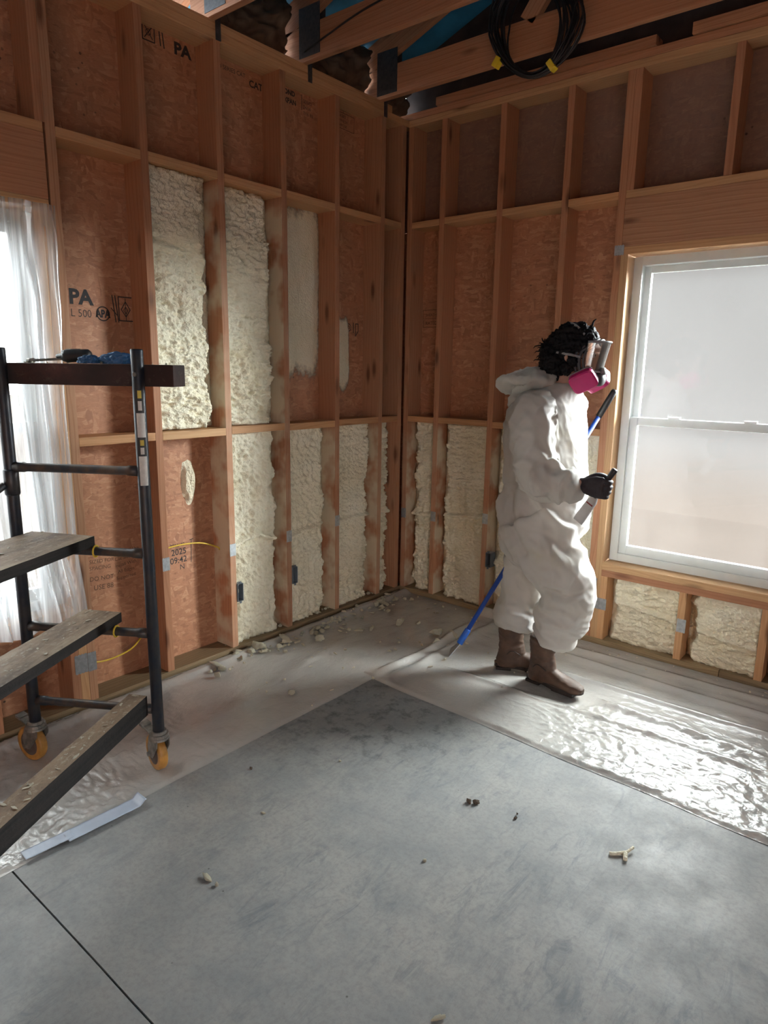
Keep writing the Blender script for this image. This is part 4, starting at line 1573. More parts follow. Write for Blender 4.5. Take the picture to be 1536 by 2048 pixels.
# --- hair: curly mass gathered at the back
bm = bmesh.new()
cap = []
for dz, dx, rx, ry in ((-.085, -.050, .050, .056), (-.05, -.038, .078, .074), (.0, -.024, .092, .086), (.04, -.016, .100, .089), (.075, -.010, .104, .086), (.105, -.006, .090, .072), (.128, -.004, .062, .050), (.142, -.006, .028, .024)):
    cap.append((HEAD.x + dx, HEAD.y, HEAD.z + dz, rx, ry))
zloft(bm, cap)
for px, py, pz, r in ((1.405, -.66, 1.640, .070), (1.395, -.66, 1.585, .062), (1.425, -.61, 1.60, .058), (1.425, -.71, 1.60, .058), (1.440, -.66, 1.545, .055), (1.43, -.66, 1.68, .062), (1.475, -.70, 1.72, .045), (1.50, -.64, 1.735, .04), (1.525, -.735, 1.60, .024), (1.50, -.735, 1.57, .026), (1.49, -.73, 1.64, .032)):
    bmesh.ops.create_icosphere(bm, subdivisions=3, radius=r, matrix=Matrix.Translation((px, py, pz)))


def curl(co, no):
    x, y, z = co.T
    d = .010 * (1 - 2.4 * np.abs(pn(x * 42, y * 42, z * 42))) + .006 * pn(x * 95, y * 95, z * 95)
    keep = sstep(1.595, 1.56, x)
    return co + no * (d * (.35 + .65 * keep))[:, None]


fuse(bm, 'hair', MT['hair'], person, RO, .0042, 2, deform=curl)
tube_obj('hair_strand', [Vector(p) - RO for p in spline([(1.555, -.66, 1.735), (1.572, -.665, 1.757), (1.578, -.665, 1.775), (1.588, -.66, 1.785)], 5)], [.006, .0058, .0056, .0054, .0052, .005, .0048, .0046, .0044, .0042, .004, .0038, .0036, .003, .0026, .002], MT['hair'], person, 8)
rs = random.Random(3)
bm = bmesh.new()
for i in range(70):
    th, ph = rs.uniform(0, 2 * PI), rs.uniform(-1, 1)
    base = Vector((1.405, -.66, 1.615)) + Vector((-abs(math.cos(th)) * .055, math.sin(th) * .06, ph * .075))
    out_ = (base - Vector((1.45, -.66, 1.62))).normalized()
    s_ = Vector((rs.uniform(-1, 1), rs.uniform(-1, 1), rs.uniform(-1, 1))) * .012
    bm_tube(bm, [base - RO, base + out_ * .014 + s_ - RO, base + out_ * .020 + s_ * 1.9 - RO, base + out_ * .022 + s_ * 2.4 + Vector((0, 0, -.008)) - RO], [.0035, .003, .0024, .001], 5)
link_bm('curls', bm, MT['hair'], person, True)

# --- coverall
bm = bmesh.new()
zloft(bm, [(1.335, -.655, .62, .10, .085), (1.352, -.655, .70, .165, .155), (1.396, -.655, .80, .198, .195), (1.402, -.66, .90, .204, .205), (1.392, -.66, 1.0, .192, .195), (1.390, -.66, 1.04, .190, .195), (1.381, -.66, 1.16, .184, .200), (1.373, -.66, 1.28, .174, .205), (1.376, -.66, 1.37, .158, .195), (1.40, -.66, 1.44, .118, .155), (1.432, -.66, 1.485, .086, .098), (1.445, -.66, 1.503, .074, .078)], 36, 2.2)
# sleeves
limb(bm, [(1.40, -.72, 1.385), SH_R + Vector((0, .005, -.01)), (1.425, -.885, 1.25), EL_R + Vector((.0, 0, .01)), (1.54, -.895, 1.075), (1.625, -.885, 1.070), WR_R + Vector((-.012, 0, .0))], [.075, .088, .086, .082, .076, .064, .043], 24)
limb(bm, [(1.40, -.60, 1.385), SH_L, (1.33, -.445, 1.25), EL_L + Vector((.03, -.0, 0)), EL_L * .5 + WR_L * .5 + Vector((.01, -.01, 0)), WR_L - L_X * .01], [.075, .082, .076, .068, .058, .045], 24)
# legs, cut wide and gathered above the boots
limb(bm, [(1.40, -.73, .86), (1.475, -.745, .72), (1.575, -.735, .575), (1.570, -.725, .46), (1.540, -.715, .375), (1.497, -.711, .268)], [.170, .150, .125, .116, .120, .096], 28)
limb(bm, [(1.375, -.585, .86), (1.335, -.59, .70), (1.300, -.61, .55), (1.295, -.63, .42), (1.280, -.65, .335), (1.275, -.655, .262)], [.165, .140, .113, .110, .116, .088], 28)


def seg_d(co, a, b):
    a, b = np.array(a), np.array(b)
    ab = b - a
    t = np.clip(((co - a) @ ab) / (ab @ ab), 0, 1)
    return np.linalg.norm(co - (a + t[:, None] * ab), axis=1), t


def folds(co, no):
    x, y, z = co.T
    # thin stiff fabric: broad facets meeting in soft creases
    R = lambda f: np.clip(1 - 2.6 * np.abs(f), -.8, 1)
    trunk = sstep(.78, .92, z) * sstep(1.50, 1.42, z)
    wx, wy = x + .06 * pn(x * 4, y * 4, z * 3), y + .06 * pn(y * 4 + 9, x * 4, z * 3)
    d = trunk * (.013 * R(pn(wx * 6 + z * 1.5, wy * 6, z * 1.3)) + .006 * R(pn(wx * 12 - z * 5, wy * 12, z * 4)))
    leg = sstep(.92, .75, z)
    d += leg * (.013 * R(pn(x * 4 - z * 5, y * 4, z * 4 + x * 5)) + .005 * R(pn(x * 9 + z * 8, y * 8, z * 11 - x * 6)))
    hem = sstep(.46, .30, z)
    d += hem * .009 * R(pn(x * 9, y * 9, z * 22 + x * 7))
    d -= .012 * np.exp(-((z - 1.0 - .10 * pn(x * 4, y * 4, 0)) / .045) ** 2) * (.6 + pn(x * 7, y * 7, 2)) * (x < 1.9)
    for a, b, c in ((SH_R, EL_R, WR_R), (SH_L, EL_L, WR_L)):
        for p, q in ((a, b), (b, c)):
            dist, t = seg_d(co, p, q)
            w = sstep(.13, .09, dist) * np.where(y < -.66, y < -.80, y > -.52)
            L = (q - p).length
            d += w * (.011 * R(pn(t * L * 17 + 3 * pn(x * 5, y * 5, z * 5), x * 4 + z * 6, y * 5)) + .0025 * R(pn(x * 18, y * 18, z * 18 + x * 9)))
    # long pulled creases over hip, thigh and knee of the near leg
    for pts, am, wd in (([(1.41, 1.038), (1.474, .952), (1.555, .859), (1.644, .804), (1.699, .752)], .024, .017), ([(1.467, 1.012), (1.568, .98), (1.643, .933), (1.699, .87)], .018, .015),
                        ([(1.527, .559), (1.603, .543), (1.686, .562), (1.756, .625)], -.020, .018), ([(1.542, .808), (1.62, .739), (1.686, .659), (1.746, .636)], -.014, .022), ([(1.40, .50), (1.50, .46), (1.60, .47)], .014, .016),
                        ([(1.24, 1.30), (1.26, 1.15), (1.25, 1.03)], .013, .016), ([(1.33, 1.28), (1.36, 1.12), (1.33, 1.03)], -.014, .016), ([(1.22, .95), (1.27, .80), (1.36, .68)], .015, .018), ([(1.30, .98), (1.34, .85), (1.42, .72)], -.015, .02)):
        best = np.full(len(co), 9.0)
        for p, q in zip(pts[:-1], pts[1:]):
            a2, b2 = np.array(p), np.array(q)
            ab = b2 - a2
            tt = np.clip(((co[:, [0, 2]] - a2) @ ab) / (ab @ ab), 0, 1)
            best = np.minimum(best, np.linalg.norm(co[:, [0, 2]] - (a2 + tt[:, None] * ab), axis=1))
        d += am * np.exp(-(best / wd) ** 2) * sstep(-.70, -.78, y)
    d += .0015 * R(pn(x * 24 + z * 8, y * 24, z * 20))
    return co + no * d[:, None]


fuse(bm, 'coverall', MT['suit'], person, RO, .007, 9, .6, folds)

# hood thrown back
bm = bmesh.new()
Yv = (0, 1, 0)
loft(bm, [((1.43, -.66, 1.497), (-1, 0, .12), Yv, .085, .035), ((1.37, -.66, 1.515), (-1, 0, .1), Yv, .118, .042), ((1.30, -.66, 1.515), (-1, 0, -.1), Yv, .135, .045), ((1.225, -.66, 1.497), (-1, 0, -.25), Yv, .128, .040), ((1.165, -.66, 1.482), (-1, 0, -.2), Yv, .098, .028), ((1.135, -.66, 1.478), (-1, 0, 0), Yv, .06, .012)], 32)
loft(bm, [((1.36, -.66, 1.50), (-.4, 0, -1), Yv, .12, .05), ((1.28, -.66, 1.45), (-.5, 0, -1), Yv, .12, .05), ((1.235, -.66, 1.385), (-.2, 0, -1), Yv, .10, .03)], 28)


def crumple(co, no):
    x, y, z = co.T
    d = .014 * np.clip(1 - 3 * np.abs(pn(x * 9, y * 9, z * 12)), -.8, 1) + .008 * (1 - 2 * np.abs(pn(x * 26, y * 22, z * 26)))
    co = co + no * d[:, None]
    co[:, 2] += .018 * sstep(.05, .12, np.abs(y + .66)) * sstep(1.36, 1.2, x)
    return co


fuse(bm, 'hood', MT['suit'], person, RO, .006, 5, .5, crumple)

# --- glove over the hand that shows, and its mate on the pole
for W_, X_, N_, A_, g in ((WR_R, R_X, R_N, R_A, .013), (L_W, L_X, L_N, L_A, .014)):
    bm = bmesh.new()
    hand_pieces(bm, W_, X_, N_, A_, 1, g, .0098)
    fuse(bm, 'glove', MT['glove'], person, RO, .0036, 3)

# --- respirator
resp = link_mesh('respirator', [], [], None, person)
bm = bmesh.new()


def face_ring(s, off, k=1.0):
    """Outline of the face seal: s in 0..1 round the face, off pushed forward."""
    a = 2 * PI * s
    yy = math.cos(a) * .079 * k
    zz = math.sin(a) * .094 * k - .018
    xx = .046 + .036 * (1 - (yy / .079) ** 2) + off
    return HEAD + Vector((xx + (.015 if zz > .03 else 0) * 1.0, yy, zz))


sr = [face_ring(i / 48, -.004) - RO for i in range(49)]
bm_tube(bm, sr, .0085, 8, False)
sr = [face_ring(i / 48, .016) - RO for i in range(49)]
bm_tube(bm, sr, .0055, 8, False)
sr = [face_ring(i / 48, -.022, 1.02) - RO for i in range(49)]
bm_tube(bm, sr, .0065, 8, False)
link = bm
me_r = bpy.data.meshes.new('respirator')
bm.to_mesh(me_r)
bm.free()
resp.data = me_r
me_r.materials.append(MT['rubber_grey'])
me_r.polygons.foreach_set('use_smooth', [True] * len(me_r.polygons))
# clear shield: bowed sheet from brow to mouth
n, m = 40, 26
th = np.linspace(-1.32, 1.32, n)
vv = np.linspace(0, 1, m)
TH_, V = np.meshgrid(th, vv)
zc = HEAD.z + .066 - .128 * V
xr = .090 - .018 * V
P = np.stack([HEAD.x + .046 + xr * np.cos(TH_) + .012 * (1 - V), HEAD.y + (.083 - .012 * V) * np.sin(TH_), zc], -1) - np.array(RO)
vis = grid_mesh('visor', P, MT['visor'], resp)
vis.modifiers.new('thickness', 'SOLIDIFY').thickness = .0022
tube_obj('visor_rim', [Vector(P[0, i]) for i in range(n)], .0050, MT['strap'], resp, 8)
tube_obj('visor_rim', [Vector(P[-1, i]) for i in range(n)], .0050, MT['strap'], resp, 8)
# nose cup with its valve
bm = bmesh.new()
loft(bm, [(HEAD + Vector((.070, 0, -.085)), (1, 0, -.25), Yv, .050, .040), (HEAD + Vector((.100, 0, -.092)), (1, 0, -.25), Yv, .046, .036), (HEAD + Vector((.124, 0, -.100)), (1, 0, -.3), Yv, .034, .028), (HEAD + Vector((.132, 0, -.103)), (1, 0, -.3), Yv, .024, .02)], 20)
bmesh.ops.translate(bm, vec=-RO, verts=bm.verts)
link_bm('nose_cup', bm, MT['rubber_grey'], resp, True)
bm = bmesh.new()
bmesh.ops.create_cone(bm, cap_ends=True, segments=20, radius1=.020, radius2=.014, depth=.016, matrix=Matrix.Translation(HEAD + Vector((.128, 0, -.060)) - RO) @ Matrix.Rotation(PI / 2 - .25, 4, 'Y'))
link_bm('speaking_valve', bm, MT['strap'], resp, True)
for sy in (-1, 1):
    c = HEAD + Vector((.072, sy * .082, -.104))
    ax = Vector((.36, sy * .80, -.48)).normalized()
    tx = Vector((.90, 0, .35))
    tx = (tx - ax * tx.dot(ax)).normalized()
    bm = bmesh.new()
    loft(bm, [(c - ax * .022, ax, tx, .052, .041), (c - ax * .012, ax, tx, .057, .046), (c + ax * .012, ax, tx, .057, .046), (c + ax * .017, ax, tx, .050, .040)], 28, 4.5)
    bmesh.ops.translate(bm, vec=-RO, verts=bm.verts)
    f = link_bm('filter_cartridge', bm, MT['pink'], resp)
    f['label'] = 'magenta filter cartridge'
    bm = bmesh.new()
    loft(bm, [(c - ax * .0285, ax, tx, .055, .044), (c - ax * .0205, ax, tx, .0585, .0475), (c - ax * .0195, ax, tx, .0585, .0475)], 28, 4.5)
    bmesh.ops.translate(bm, vec=-RO, verts=bm.verts)
    link_bm('filter_seat', bm, MT['strap'], f)
    bm = bmesh.new()
    bm_tube(bm, [HEAD + Vector((.094, sy * .028, -.088)) - RO, c - ax * .03 - RO], [.022, .026], 16)
    link_bm('filter_port', bm, MT['rubber_grey'], f, True)
# head harness
for pts in ([(.066, -.040, .074), (.03, -.052, .118), (-.03, -.04, .150), (-.09, -.012, .130)], [(.066, .040, .074), (.03, .052, .118), (-.03, .04, .150), (-.09, .012, .130)], [(.05, -.080, .0), (.0, -.094, .012), (-.06, -.092, .02)], [(.05, .080, .0), (.0, .094, .012), (-.06, .092, .02)]):
    P_ = spline([HEAD + Vector(p) - RO for p in pts], 6)
    bm = bmesh.new()
    for i in range(len(P_) - 1):
        pass
    bm_tube(bm, P_, .0062, 8)
    link_bm('head_strap', bm, MT['strap'], resp, True)

# --- boots
def boot(loc, rz, pitch=0.0):
    bm = bmesh.new()
    loft(bm, [((.062, 0, .020), (0, 0, 1), (1, 0, 0), .060, .040), ((.066, 0, .055), (0, 0, 1), (1, 0, 0), .066, .046), ((.080, 0, .10), (-.1, 0, 1), (1, 0, 0), .070, .047), ((.076, 0, .15), (0, 0, 1), (1, 0, 0), .061, .050), ((.072, 0, .21), (0, 0, 1), (1, 0, 0), .064, .058), ((.074, 0, .250), (0, 0, 1), (1, 0, 0), .066, .062)], 24)
    loft(bm, [((.02, 0, .055), (1, 0, 0), Yv, .036, .036), ((.08, 0, .062), (1, 0, 0), Yv, .043, .046), ((.14, .002, .058), (1, 0, -.1), Yv, .045, .043), ((.20, .004, .047), (1, 0, -.15), Yv, .051, .034), ((.255, .002, .042), (1, 0, -.08), Yv, .048, .028), ((.292, 0, .040), (1, 0, 0), Yv, .033, .022), ((.306, 0, .038), (1, 0, 0), Yv, .016, .012)], 24, 2.3)

    def dent(co, no):
        x, y, z = co.T
        d = .0035 * (1 - 2 * np.abs(pn(x * 14, y * 14, z * 38))) * sstep(.07, .12, z) + .0015 * pn(x * 40, y * 40, z * 40)
        return co + no * d[:, None]
    o = fuse(bm, 'boot', MT['leather'], person, (0, 0, 0), .005, 4, .5, dent)
    o.location = Vector(loc) - RO
    o.rotation_euler = (0, pitch, rz)
    # welted sole and heel
    out = []
    for k in range(40):
        a = 2 * PI * k / 40
        x = .150 + .157 * math.cos(a)
        w = .033 + .013 * sstep(.06, .2, x) - .006 * math.exp(-((x - .11) / .03) ** 2)
        out.append((x, math.copysign(abs(math.sin(a)) ** .7, math.sin(a)) * w))
    bm = bmesh.new()
    f = bm.faces.new([bm.verts.new((x, y, .013 + .012 * sstep(.22, .32, x))) for x, y in out])
    r = bmesh.ops.extrude_face_region(bm, geom=[f])
    bmesh.ops.translate(bm, vec=(0, 0, .020), verts=[v for v in r['geom'] if isinstance(v, bmesh.types.BMVert)])
    bmesh.ops.recalc_face_normals(bm, faces=bm.faces)
    bm_box(bm, (.042, 0, .0075), (.078, .062, .015), None, .004)
    bm_box(bm, (.210, 0, .009), (.115, .070, .014), None, .005)
    link_bm('boot_sole', bm, MT['sole'], o)
    # welt round the foot, pull strap and shaft seam
    tube_obj('welt', [Vector((x * .985 + .002, y * .97, .036 + .012 * float(sstep(.22, .32, x)))) for x, y in out + out[:1]], .0038, MT['leather'], o, 6)
    tube_obj('seam', spline([(.055, -.052, .10), (.075, -.053, .12), (.10, -.050, .115), (.125, -.044, .098)], 5), .002, MT['sole'], o, 6)
    return o


boot((1.390, -.705, 0.016), -.10)
boot((1.192, -.693, 0.014), .50)

# --- what the worker carries
scr = empty('floor_scraper', POLE0)
tag(scr, 'long blue handled scraper held behind the worker, blade down among foam chips', 'scraper')
Lp = (POLE1 - POLE0).length
tube_obj('pole', [Vector((0, 0, 0)) + PD * .05, PD * (Lp - .15)], .0125, mat_plain('blue_painted_pole', (0.012, 0.075, 0.42), 0.5, var=0.15), scr, 16)
tube_obj('grip', [PD * (Lp - .16), PD * (Lp - .012), PD * Lp], [.0165, .0165, .013], MT['black'], scr, 16)
tube_obj('pole_socket', [PD * -.005, PD * .085, PD * .09], [.018, .0175, .014], mat_plain('bright_blue_socket', (0.02, 0.14, 0.62), 0.35, var=0.1), scr, 16)
bl_d = (Vector((.893, -.70, .002)) - POLE0)
bl_s = Vector((-.63, .77, 0)).normalized()
bl_s = Vector((.55, -.83, 0)).normalized()
bm = bmesh.new()
top, tip = Vector((0, 0, .0)), bl_d
nv = bl_d.normalized().cross(bl_s).normalized() * .0012
for sgn in (-1, 1):
    pass
q = [top - bl_s * .022, top + bl_s * .022, tip + bl_s * .055, tip - bl_s * .055]
va = [bm.verts.new(v + nv) for v in q]
vb = [bm.verts.new(v - nv) for v in q]
bm.faces.new(va)
bm.faces.new(list(reversed(vb)))
for i in range(4):
    bm.faces.new((va[i], vb[i], vb[(i + 1) % 4], va[(i + 1) % 4]))
link_bm('blade', bm, MT['zinc'], scr)

GR = WR_R + R_X.normalized() * .078 - R_N * .030
tl = empty('hand_scraper', GR)
tag(tl, 'black handled hand tool with pale grey blade in the worker\'s gloved hand', 'hand tool')
bm = bmesh.new()
bm_tube(bm, [TOOLD * s for s in (-.052, -.045, .0, .060, .095, .100)], [.010, .0128, .0125, .0125, .0135, .011], 14)
link_bm('handle', bm, MT['black'], tl, True)
sd = Vector((.85, -.1, -.5))
sd = (sd - TOOLD * sd.dot(TOOLD)).normalized()
bm = bmesh.new()
loft(bm, [(TOOLD * -.045, -TOOLD, sd, .012, .007), (TOOLD * -.070, -TOOLD, sd, .022, .009), (TOOLD * -.150, -TOOLD, sd, .025, .009), (TOOLD * -.185, -TOOLD, sd, .025, .003)], 20, 4)
link_bm('blade', bm, mat_plain('pale_grey_tool', (0.52, 0.52, 0.51), 0.4, var=0.12), tl)
bm = bmesh.new()
bm_box(bm, (0, 0, 0), (.034, .0202, .006))
R_ = Matrix((sd, TOOLD.cross(sd), TOOLD)).transposed().to_4x4()
R_.translation = TOOLD * -.086
bmesh.ops.transform(bm, matrix=R_, verts=bm.verts)
link_bm('red_stripe', bm, mat_plain('dark_red_print', (0.22, 0.03, 0.03), 0.5), tl)

# ================================================================== THE ROLLING SCAFFOLD
MT['steel'] = mat_plain('blue_black_steel_tube', (0.014, 0.020, 0.032), 0.42, 0.3, var=0.45, scale=18, bump=0.15, color2=(0.038, 0.034, 0.034))
MT['rung_steel'] = mat_plain('scuffed_rung_steel', (0.026, 0.034, 0.046), 0.48, 0.3, var=0.3, scale=16, bump=0.2, color2=(0.10, 0.068, 0.045))
MT['amber'] = mat_plain('amber_polyurethane', (0.50, 0.24, 0.05), 0.45, var=0.4, scale=22)
MT['dirty_zinc'] = mat_plain('dirty_zinc', (0.30, 0.28, 0.25), 0.5, 0.5, var=0.5, scale=40)
MT['hub'] = mat_plain('brown_wheel_hub', (0.12, 0.085, 0.07), 0.6, var=0.4, scale=30)
MT['paper'] = mat_plain('white_label', (0.62, 0.60, 0.56), 0.6, var=0.15, scale=60)
MT['label_black'] = mat_plain('dark_label', (0.03, 0.03, 0.03), 0.6, var=0.2)
MT['label_yellow'] = mat_plain('yellow_print', (0.62, 0.48, 0.08), 0.6, var=0.2)

SC0 = Vector((.256, -2.647, .008))
SA = Vector((.842, .539, 0)).normalized()        # along the rungs
SB = Vector((.539, -.842, 0)).normalized()       # out of the frame towards the viewer
SANG = math.atan2(SA.y, SA.x)


def mat_plank():
    """Dark worn timber with a coat of pale dust lying on its upper face (local +y)."""
    m, nt, out = new_mat('dusty_scaffold_plank')
    t = NT(nt)
    vv, rand, tc = obj_vec(t)
    sn = t.n('SeparateXYZ')
    t.l(tc.outputs['Normal'], sn.inputs[0])
    up = t.ramp(sn.outputs['Y'], [(0.55, 0.0), (0.85, 1.0)])
    n1 = t.noise(t.mapping(vv, (9, 9, 3)), 1.0, 5, 0.65)
    n2 = t.noise(t.mapping(vv, (60, 60, 40)), 1.0, 4, 0.7)
    n3 = t.noise(t.mapping(vv, (70, 70, 3)), 1.0, 3, 0.6)
    side = t.ramp(n3, [(0.35, (0.008, 0.007, 0.007)), (0.7, (0.024, 0.018, 0.016))])
    top = t.ramp(n1, [(0.3, (0.13, 0.08, 0.05)), (0.5, (0.26, 0.175, 0.11)), (0.7, (0.40, 0.30, 0.20))])
    top = t.mix(t.ramp(n2, [(0.55, 0.0), (0.7, 0.7)]), top, (0.42, 0.36, 0.27))
    top = t.mix(t.ramp(n2, [(0.28, 0.7), (0.40, 0.0)]), top, (0.07, 0.045, 0.032))
    col = t.mix(up, side, top)
    t.bsdf(out, col, 0.75, normal=t.bump(t.math('ADD', n2, n3), 0.5, 0.004), spec=0.3)
    return m


MT['plank'] = mat_plank()
MT['flake'] = mat_plain('dusty_foam_flake', (0.50, 0.43, 0.32), 0.7, var=0.3, scale=40)
scaf = empty('scaffold_frame', SC0, SANG)
tag(scaf, 'blue black steel rolling scaffold end frame on amber casters', 'scaffold')
WID = .508
RZ = [.261, .568, .876, 1.179]


def loc(a, b, z):
    """Frame coordinates: a along the rungs, b towards the viewer."""
    return Vector((a, -b, z))


for a in (0.0, WID):
    p = tube_obj('post', [loc(a, 0, .165), loc(a, 0, .168), loc(a, 0, 1.595), loc(a, 0, 1.6)], [.0195, .0215, .0215, .0195], MT['steel'], scaf, 20)
    if a == 0:
        tube_obj('coupling_sleeve', [loc(a, 0, 1.075), loc(a, 0, 1.08), loc(a, 0, 1.165), loc(a, 0, 1.17)], [.0235, .0262, .0262, .0235], MT['steel'], p, 20)
    else:
        # stickers on the post
        for z0, z1, mt, nm in ((1.385, 1.465, 'label_black', 'sticker'), (1.300, 1.384, 'paper', 'sticker'), (1.235, 1.294, 'label_black', 'sticker'), (1.13, 1.234, 'paper', 'sticker')):
            an = np.linspace(-PI / 2 - .15, -PI / 2 + 1.15, 12)
            P_ = np.array([[[a + .0219 * math.cos(t), .0219 * math.sin(t), z] for t in an] for z in (z0, z1)])
            st = grid_mesh(nm, P_, MT[mt], p)
            if mt == 'label_black':
                an2 = an[3:9]
                for (q0, q1, m2) in ((.62, .95, 'label_yellow'), (.1, .5, 'paper')):
                    P2 = np.array([[[a + .0221 * math.cos(t), .0221 * math.sin(t), z0 + (z1 - z0) * q] for t in an2] for q in (q0, q1)])
                    grid_mesh('print', P2, MT[m2], st)
        bm = bmesh.new()
        bmesh.ops.create_cone(bm, cap_ends=True, segments=12, radius1=.008, radius2=.007, depth=.006, matrix=Matrix.Translation(loc(a, .0235, 1.515)) @ Matrix.Rotation(PI / 2, 4, 'X'))
        link_bm('bolt', bm, MT['dirty_zinc'], p)
for z in RZ:
    r = tube_obj('rung', [loc(.018, 0, z), loc(.055, 0, z), loc(.062, 0, z), loc(WID - .062, 0, z), loc(WID - .055, 0, z), loc(WID - .018, 0, z)], [.0190, .0185, .0160, .0160, .0185, .0190], MT['rung_steel'], scaf, 16)
# stub of the side brace clamped to the post
bm = bmesh.new()
bm_tube(bm, [loc(-.012, .022, 1.115), loc(-.10, .10, 1.03), loc(-.30, .30, .84)], .0135, 14)
link_bm('side_brace', bm, MT['rung_steel'], scaf, True)
# old board bolted behind the posts
bm = bmesh.new()
bm_box(bm, (0, 0, 0), (.10, .075, .650), None, .004)
for v in bm.verts:
    if v.co.y < 0:
        v.co.y += .006 * (1 if -.1 < v.co.z < .18 else 0) * (v.co.x * 0 + 1)
tb = link_bm('top_board', bm, MT['oldboard'], scaf)
tb.rotation_euler = (-PI / 2, 0, -PI / 2)
tb.location = loc(.300, -.074, 1.511)
tb.rotation_euler = Matrix(((0, 0, 1), (1, 0, 0), (0, 1, 0))).to_euler()


def caster(a, yaw, brake_dir):
    cr = empty('caster')
    cr.parent = scaf
    cr.location = loc(a, 0, 0)
    cr.scale = (1.12, 1.12, 1.12)
    # wheel axis = local y after yaw
    R = Matrix.Rotation(yaw, 4, 'Z')
    off = Vector((-.026, 0, 0))
    bm = bmesh.new()
    prof = [(.0, .013), (.028, .013), (.030, .0145), (.052, .0155), (.060, .0145), (.0635, .009), (.0635, -.009), (.060, -.0145), (.052, -.0155), (.030, -.0145), (.028, -.013), (.0, -.013)]
    seg = 40
    rings = []
    for r_, y_ in prof[1:-1]:
        rings.append([bm.verts.new(R @ (off + Vector((r_ * math.cos(2 * PI * k / seg), y_, .0635 + r_ * math.sin(2 * PI * k / seg))))) for k in range(seg)])
    for i in range(len(rings) - 1):
        for k in range(seg):
            bm.faces.new((rings[i][k], rings[i][(k + 1) % seg], rings[i + 1][(k + 1) % seg], rings[i + 1][k]))
    bm.faces.new(rings[0])
    bm.faces.new(list(reversed(rings[-1])))
    bmesh.ops.recalc_face_normals(bm, faces=bm.faces)
    w = link_bm('wheel', bm, MT['amber'], cr, False)
    for f_ in w.data.polygons:
        f_.use_smooth = len(f_.vertices) == 4
    bm = bmesh.new()
    for s in (-1, 1):
        bmesh.ops.create_cone(bm, cap_ends=True, segments=28, radius1=.044, radius2=.030, depth=.004, matrix=R @ Matrix.Translation(off + Vector((0, s * .0165, .0635))) @ Matrix.Rotation(-s * PI / 2, 4, 'X'))
    link_bm('hub', bm, MT['hub'], w)
    bm = bmesh.new()
    for s in (-1, 1):
        # fork cheek, tapering down to the axle
        pts = [(-.030, .128), (.034, .128), (.030, .105), (-.010, .052), (-.026, .048), (-.042, .056), (-.046, .085)]
        va = [bm.verts.new(R @ Vector((x, s * .0205, z))) for x, z in pts]
        vb = [bm.verts.new(R @ Vector((x, s * .0240, z))) for x, z in pts]
        bm.faces.new(va)
        bm.faces.new(vb)
        for i in range(len(pts)):
            j = (i + 1) % len(pts)
            bm.faces.new((va[i], va[j], vb[j], vb[i]))
        bmesh.ops.create_cone(bm, cap_ends=True, segments=10, radius1=.009, radius2=.008, depth=.012, matrix=R @ Matrix.Translation(off + Vector((0, s * .028, .0635))) @ Matrix.Rotation(PI / 2, 4, 'X'))
    for z0, z1, rr in ((.126, .134, .036), (.134, .145, .033), (.145, .156, .026)):
        bmesh.ops.create_cone(bm, cap_ends=True, segments=24, radius1=rr, radius2=rr * .97, depth=z1 - z0, matrix=Matrix.Translation((0, 0, (z0 + z1) / 2)))
    bmesh.ops.recalc_face_normals(bm, faces=bm.faces)
    link_bm('fork', bm, MT['dirty_zinc'], cr)
    bm = bmesh.new()
    bm_box(bm, (-.052, 0, .142), (.050, .030, .006), Matrix.Rotation(.25, 3, 'Y'), .002)
    bm_box(bm, (-.078, 0, .151), (.026, .034, .012), Matrix.Rotation(.25, 3, 'Y'), .004)
    bmesh.ops.transform(bm, matrix=Matrix.Rotation(brake_dir, 4, 'Z'), verts=bm.verts)
    link_bm('brake_lever', bm, MT['dirty_zinc'], cr)
    return cr


caster(0.0, math.radians(-20), math.radians(-22))
caster(WID, math.radians(-42), math.radians(-30))


def plank(name, label, a0, a1, ztop, thick, b0, b1, skew, mat='plank', hook=False):
    """Board reaching from the rung towards the viewer."""
    w, L_ = a1 - a0, b1 - b0
    bm = bmesh.new()
    n = 60
    rows = []
    for i in range(n + 1):
        z = -L_ / 2 + L_ * i / n
        j = .0012 * float(pn(i * .7, a0 * 9, 2.0))
        rows.append([bm.verts.new((sx * (w / 2 + j), sy * thick / 2 + j * (sy > 0), z)) for sx, sy in ((-1, -1), (1, -1), (1, 1), (-1, 1))])
    for i in range(n):
        for k in range(4):
            bm.faces.new((rows[i][k], rows[i][(k + 1) % 4], rows[i + 1][(k + 1) % 4], rows[i + 1][k]))
    bm.faces.new(list(reversed(rows[0])))
    bm.faces.new(rows[-1])
    es = [e for e in bm.edges if abs(e.calc_face_angle(0)) > 1]
    bmesh.ops.bevel(bm, geom=es, offset=.004, segments=2, affect='EDGES')
    o = link_bm(name, bm, MT[mat])
    # local x = along rungs, y = up, z = away from frame
    bdir = (SB + SA * skew).normalized()
    c = SC0 + SA * ((a0 + a1) / 2) + SB * b0 + bdir * (L_ / 2)
    xdir = Vector((0, 0, 1)).cross(bdir)
    R = Matrix((xdir, Vector((0, 0, 1)), bdir)).transposed()
    if R.determinant() < 0:
        xdir = -xdir
        R = Matrix((xdir, Vector((0, 0, 1)), bdir)).transposed()
    R = R.to_4x4()
    R.translation = Vector((c.x, c.y, ztop - thick / 2))
    o.matrix_world = R
    tag(o, label, 'plank', None)
    return o


